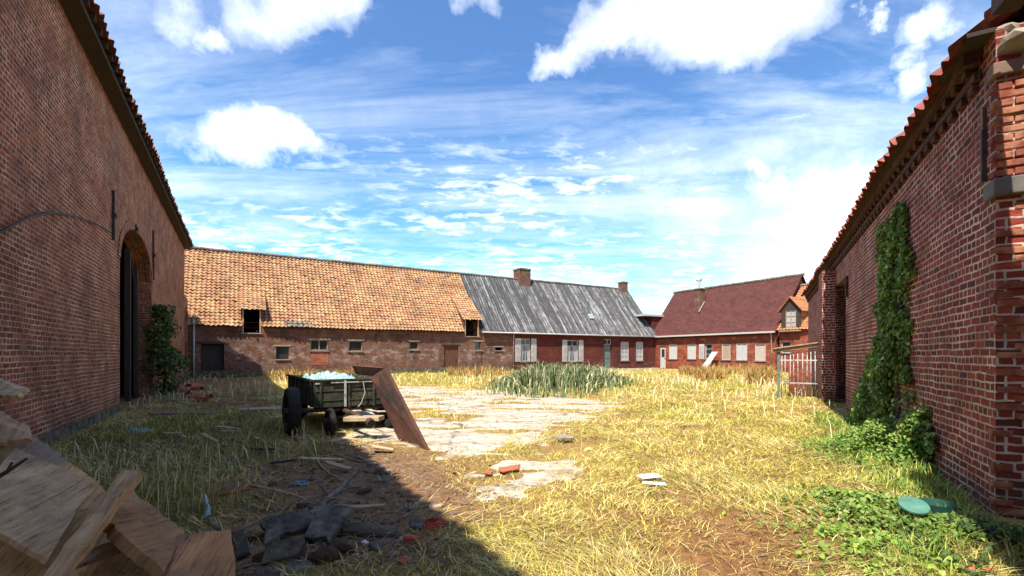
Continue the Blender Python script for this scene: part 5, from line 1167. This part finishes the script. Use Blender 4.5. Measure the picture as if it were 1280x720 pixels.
flat('plaster_piece', 505, 676, .10, .08, .02, 10, M['stone'], 'pale plaster crumb under the red bottle', 'plaster', 0, 2, seed=12, rag=.3)
def dry_weeds():
    r = np.random.default_rng(61); X = []; Y_ = []
    for (px0, px1, py, n) in ((850, 965, 468, 5200), (868, 905, 474, 1500), (935, 972, 478, 1600), (560, 640, 470, 700), (330, 470, 474, 800)):
        a = r.uniform(px0, px1, n); q = r.normal(py, 1.4, n); Yv = 870/np.clip(q-HZ, 14, 99); X.append((a-640)/F*Yv); Y_.append(Yv)
    x = np.concatenate(X); y = np.concatenate(Y_); k = clear_of(x, y) & (fbm(x*.6, y*.6, 33, 3) > .42); x, y = x[k], y[k]; n = len(x)
    h = (.35+.6*r.random(n))*(.5+1.0*fbm(x*.7, y*.7, 37, 3)); rgb = np.array([[.40, .20, .06], [.30, .15, .05], [.52, .34, .10], [.24, .22, .06]])[r.integers(0, 4, n)]
    o = blade_mesh('brown_weeds', x, y, hgt(x, y), h, .03+.03*r.random(n), r.beta(1.5, 3, n)*.8, rgb, M['grass'], .3, 62); tag(o, 'tall brown dried weeds before the brick house and barn walls', 'weeds', kind='stuff')
dry_weeds()
def path():
    mb = MB(); n = 24
    for i in range(n):
        a = 30+11.6*i/n; b = 30+11.6*(i+1)/n; w0 = 1.5+.25*math.sin(a*2.1); w1 = 1.5+.25*math.sin(b*2.1)
        mb.face([FW.P(a, .06, .02), FW.P(b, .06, .02), FW.P(b, .06, w1), FW.P(a, .06, w0)], [(a, 0), (b, 0), (b, 1), (a, 1)]); mb.face([FW.P(a, .06, w0), FW.P(b, .06, w1), FW.P(b, -.1, w1+.02), FW.P(a, -.1, w0+.02)], [(a, 0), (b, 0), (b, .1), (a, .1)])
    tag(mb.build('path', M['stone']), kind='structure')
path()
def twigs():
    r = random.Random(99); mb = MB(); n = 0
    while n < 330:
        px = r.uniform(290, 640); py = r.uniform(545, 718); g = G(px, py); f = fields(np.array([g.x]), np.array([g.y]))
        if r.random() > max(f['soil'][0], .15) or r.random() > math.exp(-((px-430)/150)**2): continue
        n += 1; a = r.uniform(0, 6.28); L = r.uniform(.05, .32); z = gz(g); P = []
        for k in range(4): a += r.uniform(-.4, .4); P.append((g.x+math.cos(a)*L*k/3, g.y+math.sin(a)*L*k/3, z+.008+r.random()*.03*(k > 0)))
        w = r.uniform(.002, .007); mb.tube(P, [w, w*.9, w*.7, w*.3], 4, caps=False)
    tag(mb.build('twig_litter', M['twig'], smooth=True), 'countless small dead twigs strewn over the bare earth', 'twigs', kind='stuff')
twigs()
def rubble():
    r = random.Random(41)
    words = [('left of the small mossy slab', 322, 672), ('right of the long mossy slab', 520, 662), ('below the long mossy slab', 470, 688), ('between the tilted slab and driftwood', 380, 634), ('beside the white stake tip', 395, 640), ('behind the red netting', 520, 640), ('under the twisted branch', 455, 618), ('at the front edge left of the big clod', 372, 712)]
    for i, (w, px, py) in enumerate(words):
        flat('rubble_piece', px, py, r.uniform(.10, .2), r.uniform(.07, .13), r.uniform(.03, .06), r.uniform(0, 180), M[r.choice(['slab', 'slab_moss', 'clod'])], 'broken dark rubble piece '+w, 'rubble piece', r.uniform(-15, 15), r.uniform(-5, 20), seed=200+i, rag=.3)
rubble()
def chips():
    r = random.Random(77); mb = MB(); n = 0
    while n < 500:
        px = r.uniform(300, 640); py = r.uniform(560, 715); g = G(px, py); f = fields(np.array([g.x]), np.array([g.y]))
        if r.random() > max(f['soil'][0], .5*f['conc'][0]): continue
        n += 1; q = r.uniform(.006, .03)*(1 if r.random() < .9 else 1.7); mb.blob((g.x, g.y, gz(g)+q*.3), (q*r.uniform(.8, 1.8), q, q*.55), 1, .3, n)
    tag(mb.build('stone_chips', M['chips']), 'small chips of stone, brick and bark strewn over the bare earth', 'stone chips', kind='stuff')
M['chips'] = m_flat('mixed_chips', (.24, .18, .14), .7, 3, .9, .5, (.10, .06, .045), p0=.42, p1=.5)
chips()
# red plastic bottle
p = G(513, 680); p.z = gz(p)+.035; d = Vector((1, .12, 0)).normalized(); tag(MB().tube([p-d*.055, p-d*.05, p+d*.03, p+d*.05, p+d*.075], [.012, .022, .022, .012, .01], 12).build('bottle', M['plastic_red'], smooth=True), 'small red plastic bottle lying on the earth by the red netting', 'bottle')
# red netting tangle
def tangle(px, py, rx, ry, h, mat, name, lab, cat, n=60, r=.004, seed=3):
    c = G(px, py); z = gz(c); rs = random.Random(seed); mb = MB()
    for i in range(n):
        a = rs.uniform(0, 6.28); P = []
        for k in range(7):
            a += rs.uniform(.3, 1.0); q = rs.uniform(.3, 1); P.append((c.x+math.cos(a)*rx*q, c.y+math.sin(a)*ry*q, z+.01+h*(1-q*.8)*rs.random()))
        mb.tube(P, r, 4, caps=False)
    return tag(mb.build(name, mat, smooth=True), lab, cat)
tangle(541, 659, .13, .13, .08, M['net_red'], 'netting', 'tangled heap of red netting at the edge of the shadow', 'netting')
tangle(375, 607, .10, .08, .05, M['plastic_blue'], 'rope', 'small tangle of pale blue rope on the bare earth', 'rope', 10, .006, 5)
stick('board_offcut', [(276, 622), (314, 615)], .03, M['terracotta'], 'rotten orange brown wood strip in the grass left of the white stake', 'wood strip')
stick('stake', [(314, 610), (350, 618), (383, 627)], .014, M['wood_pale'], 'pale straight stake lying on the earth', 'stake')
stick('driftwood', [(398, 636), (420, 620), (436, 602), (446, 588), (470, 594)], .035, M['bark'], 'grey twisted dead branch lying behind the slabs', 'branch', 4, 8)
stick('twig', [(425, 632), (438, 628), (446, 616)], .006, M['twig'], 'thin pale twig beside the twisted dead branch', 'twig')
stick('twig', [(300, 664), (330, 648), (357, 644)], .008, M['twig'], 'long thin twig pointing to the slabs from the left', 'twig', 2)
stick('twig', [(440, 688), (452, 700), (472, 712)], .009, M['twig'], 'forked pale root at the bottom of the debris', 'twig', 4)
stick('twig', [(378, 712), (384, 695), (386, 684)], .009, M['twig'], 'pale upright root left of the big clod', 'twig', 3)
stick('pipe', [(272, 664), (262, 652)], .028, M['bark'], 'short brown clay pipe end beside the plywood sheet', 'pipe')
stick('plastic_bottle', [(260, 650), (256, 630, .08)], .03, M['plastic_white'], 'crushed white plastic bottle standing in the green grass', 'bottle')
# brushwood under the cart's near end
bw = [((372, 548), (430, 560), (490, 598)), ((400, 562), (440, 575), (487, 584)), ((380, 556), (405, 590), (430, 606)), ((410, 565), (470, 552), (510, 548)), ((430, 566), (470, 580), (492, 596)), ((375, 575), (420, 568), (455, 566)), ((395, 552), (450, 560), (480, 562))]
names = ['longest pale stick of the brushwood slanting to lower right', 'stick crossing the middle of the brushwood', 'leftmost stick of the brushwood pointing at the camera', 'stick of the brushwood reaching under the rust plank', 'short lower right stick of the brushwood', 'flat lying stick at the left front of the brushwood', 'stick close beneath the cart drawbar']
for q, nm in zip(bw, names): stick('stick', q, .018, M['twig'], nm, 'stick', 3)
for q, nm in (((( 490, 506), (600, 520)), None),): pass
# boards and wood scraps in the left grass
flat('plank', 320, 557, .62, .09, .03, 118, M['wood_pale'], 'pale broken plank in the grass left of the cart', 'plank', 9, 0, .05, seed=21)
flat('plank', 293, 546, .42, .10, .03, 15, M['wood_grey'], 'grey plank behind the pale broken plank in the grass', 'plank', 3, 0, .06, seed=22)
flat('plank', 285, 543, .5, .07, .025, -12, M['wood_pale'], 'thin pale lath crossing the grey plank in the grass', 'lath', 4, 0, .09, seed=23)
flat('plank', 216, 549, .30, .05, .02, 6, M['wood_pale'], 'short pale lath near the blue white rubbish', 'lath', 0, 0, .08, seed=24)
flat('plank', 230, 519, 1.5, .30, .03, 3, M['slab'], 'long grey plank lying in front of the terracotta heap', 'plank', 0, 0, .05, seed=25)
flat('concrete_slab', 338, 512, 1.3, .5, .05, 20, M['stone'], 'pale concrete slab left of the cart wheel', 'slab', 0, 0, .02, seed=26)
for i, (px, py, L, W_, rot, mt, lab) in enumerate((
    (300, 552, .5, .08, 70, 'wood_grey', 'upright looking grey slat beside the pale broken plank'),
    (330, 566, .35, .06, 40, 'wood_dark', 'short dark slat in front of the pale broken plank'),
    (262, 556, .45, .09, -30, 'wood_grey', 'grey board end in the grass left of the lath pile'),
    (402, 578, .55, .07, 12, 'wood_pale', 'pale lath in front of the brushwood by the cart wheel'),
    (424, 590, .4, .1, -20, 'wood_grey', 'grey board piece among the front brushwood sticks'),
    (356, 586, .5, .06, 150, 'wood_dark', 'dark lath between the cart and the blue rope'),
    (456, 640, .35, .06, 30, 'wood_grey', 'grey lath behind the long mossy slab'),
    (300, 690, .4, .09, -55, 'wood_dark', 'dark plank piece between plywood sheet and slabs'),
    (478, 566, .3, .14, 8, 'wood_pale', 'pale board scrap on the ground below the rust plank'))):
    flat('plank', px, py, L, W_, .025, rot, M[mt], lab, 'plank', 5+i % 3*3, (i*7) % 11-5, .02+.01*(i % 3), seed=300+i)
# terracotta heap: individual broken ridge tiles
rs = random.Random(31)
spots = [(228, 492), (236, 497), (245, 498), (252, 502), (240, 490), (258, 500), (247, 494), (233, 488)]
words = ['leftmost', 'front left', 'front middle', 'front right', 'upper middle', 'rightmost', 'central', 'rear left']
for i, ((px, py), w) in enumerate(zip(spots, words)):
    c = G(px, py); z = gz(c)+.05+(.16 if w in ('central', 'upper middle') else 0); a = rs.uniform(0, 3.1); d = Vector((math.cos(a), math.sin(a), rs.uniform(-.3, .3))).normalized(); s = d.cross(Vector((0, 0, 1))).normalized(); u = s.cross(d); mb = MB(); n = 8; L = rs.uniform(.18, .28)
    for k in range(n):
        t0, t1 = math.pi*k/n, math.pi*(k+1)/n
        q = lambda th, r_, e: c+Vector((0, 0, z))+d*e*L+s*math.cos(th)*r_+u*math.sin(th)*r_
        mb.hexa([q(t0, .12, -1), q(t1, .12, -1), q(t1, .12, 1), q(t0, .12, 1), q(t0, .14, -1), q(t1, .14, -1), q(t1, .14, 1), q(t0, .14, 1)])
    o = mb.build('ridge_tile', M['terracotta']); tag(o, w+' curved red ridge tile in the heap by the barn wall', 'roof tile', 'heap of red ridge tiles')
tangle(174, 543, .26, .2, .12, M['plastic_white'], 'rubbish', 'crumpled blue white plastic rubbish in the grass by the barn', 'rubbish', 36, .016, 8)
# paper sheets in the dry grass
flat('paper_sheet', 812, 602, .30, .13, .006, 28, M['paper'], 'sunlit white board scrap lying in the yellow grass', 'board scrap', 3, 5, .045, seed=41, rag=.08)
flat('paper_sheet', 818, 608, .26, .09, .006, -8, M['paper'], 'lower white scrap overlapping the sunlit board scrap', 'board scrap', 2, 3, .03, seed=42, rag=.1)
flat('paper_sheet', 704, 553, .3, .22, .05, 28, M['stone'], 'pale stone showing through the grass beyond the white scraps', 'stone', 3, 5, .04, seed=43, rag=.2)
flat('roof_tile', 638, 592, .3, .2, .02, 28, M['terracotta'], 'crushed orange tile fragments on the bare concrete patch', 'tile', 0, 2, .03, seed=44, rag=.4)
flat('roof_tile', 611, 597, .14, .1, .02, 70, M['terracotta'], 'small orange tile fragment left on the concrete patch', 'tile', 0, 2, .03, seed=45, rag=.4)
# green tub with tilted lid
def tub():
    c = G(1170, 650); z = gz(c)-.05; t = thing('plastic_tub', 'dark green plastic tub with a tilted pale green lid below the ivy', 'tub', (c.x, c.y, z))
    mb = MB(); mb.tube([(c.x, c.y, z), (c.x, c.y, z+.02), (c.x, c.y, z+.2), (c.x, c.y, z+.22)], [.10, .11, .135, .14], 24, caps=False); mb.build('body', M['plastic_dark'], t, smooth=True)
    q = at(1142, 632, 4.0); n = Vector((-.15, -.42, 1)).normalized(); mb = MB(); mb.tube([q-n*.012, q, q+n*.012, q+n*.016], [.105, .11, .107, .09], 28); mb.build('lid', M['plastic_teal'], t)
tub()
# red brick fragments scattered at lower right and by the reeds
for i, (px, py, s, lab) in enumerate(((1225, 715, .07, 'red brick lying in the dark weeds at the lower right corner'), (700, 497, .12, 'dark stone at the front edge of the reed bed'), (745, 490, .16, 'flat grey stone at the right front of the reeds'), (670, 499, .10, 'small stone at the front left of the reed bed'))):
    rock('brick_piece' if i == 0 else 'stone', px, py, (s*1.6, s, s*.6), M['terracotta'] if i == 0 else M['slab'], lab, 'brick' if i == 0 else 'stone', 50+i)
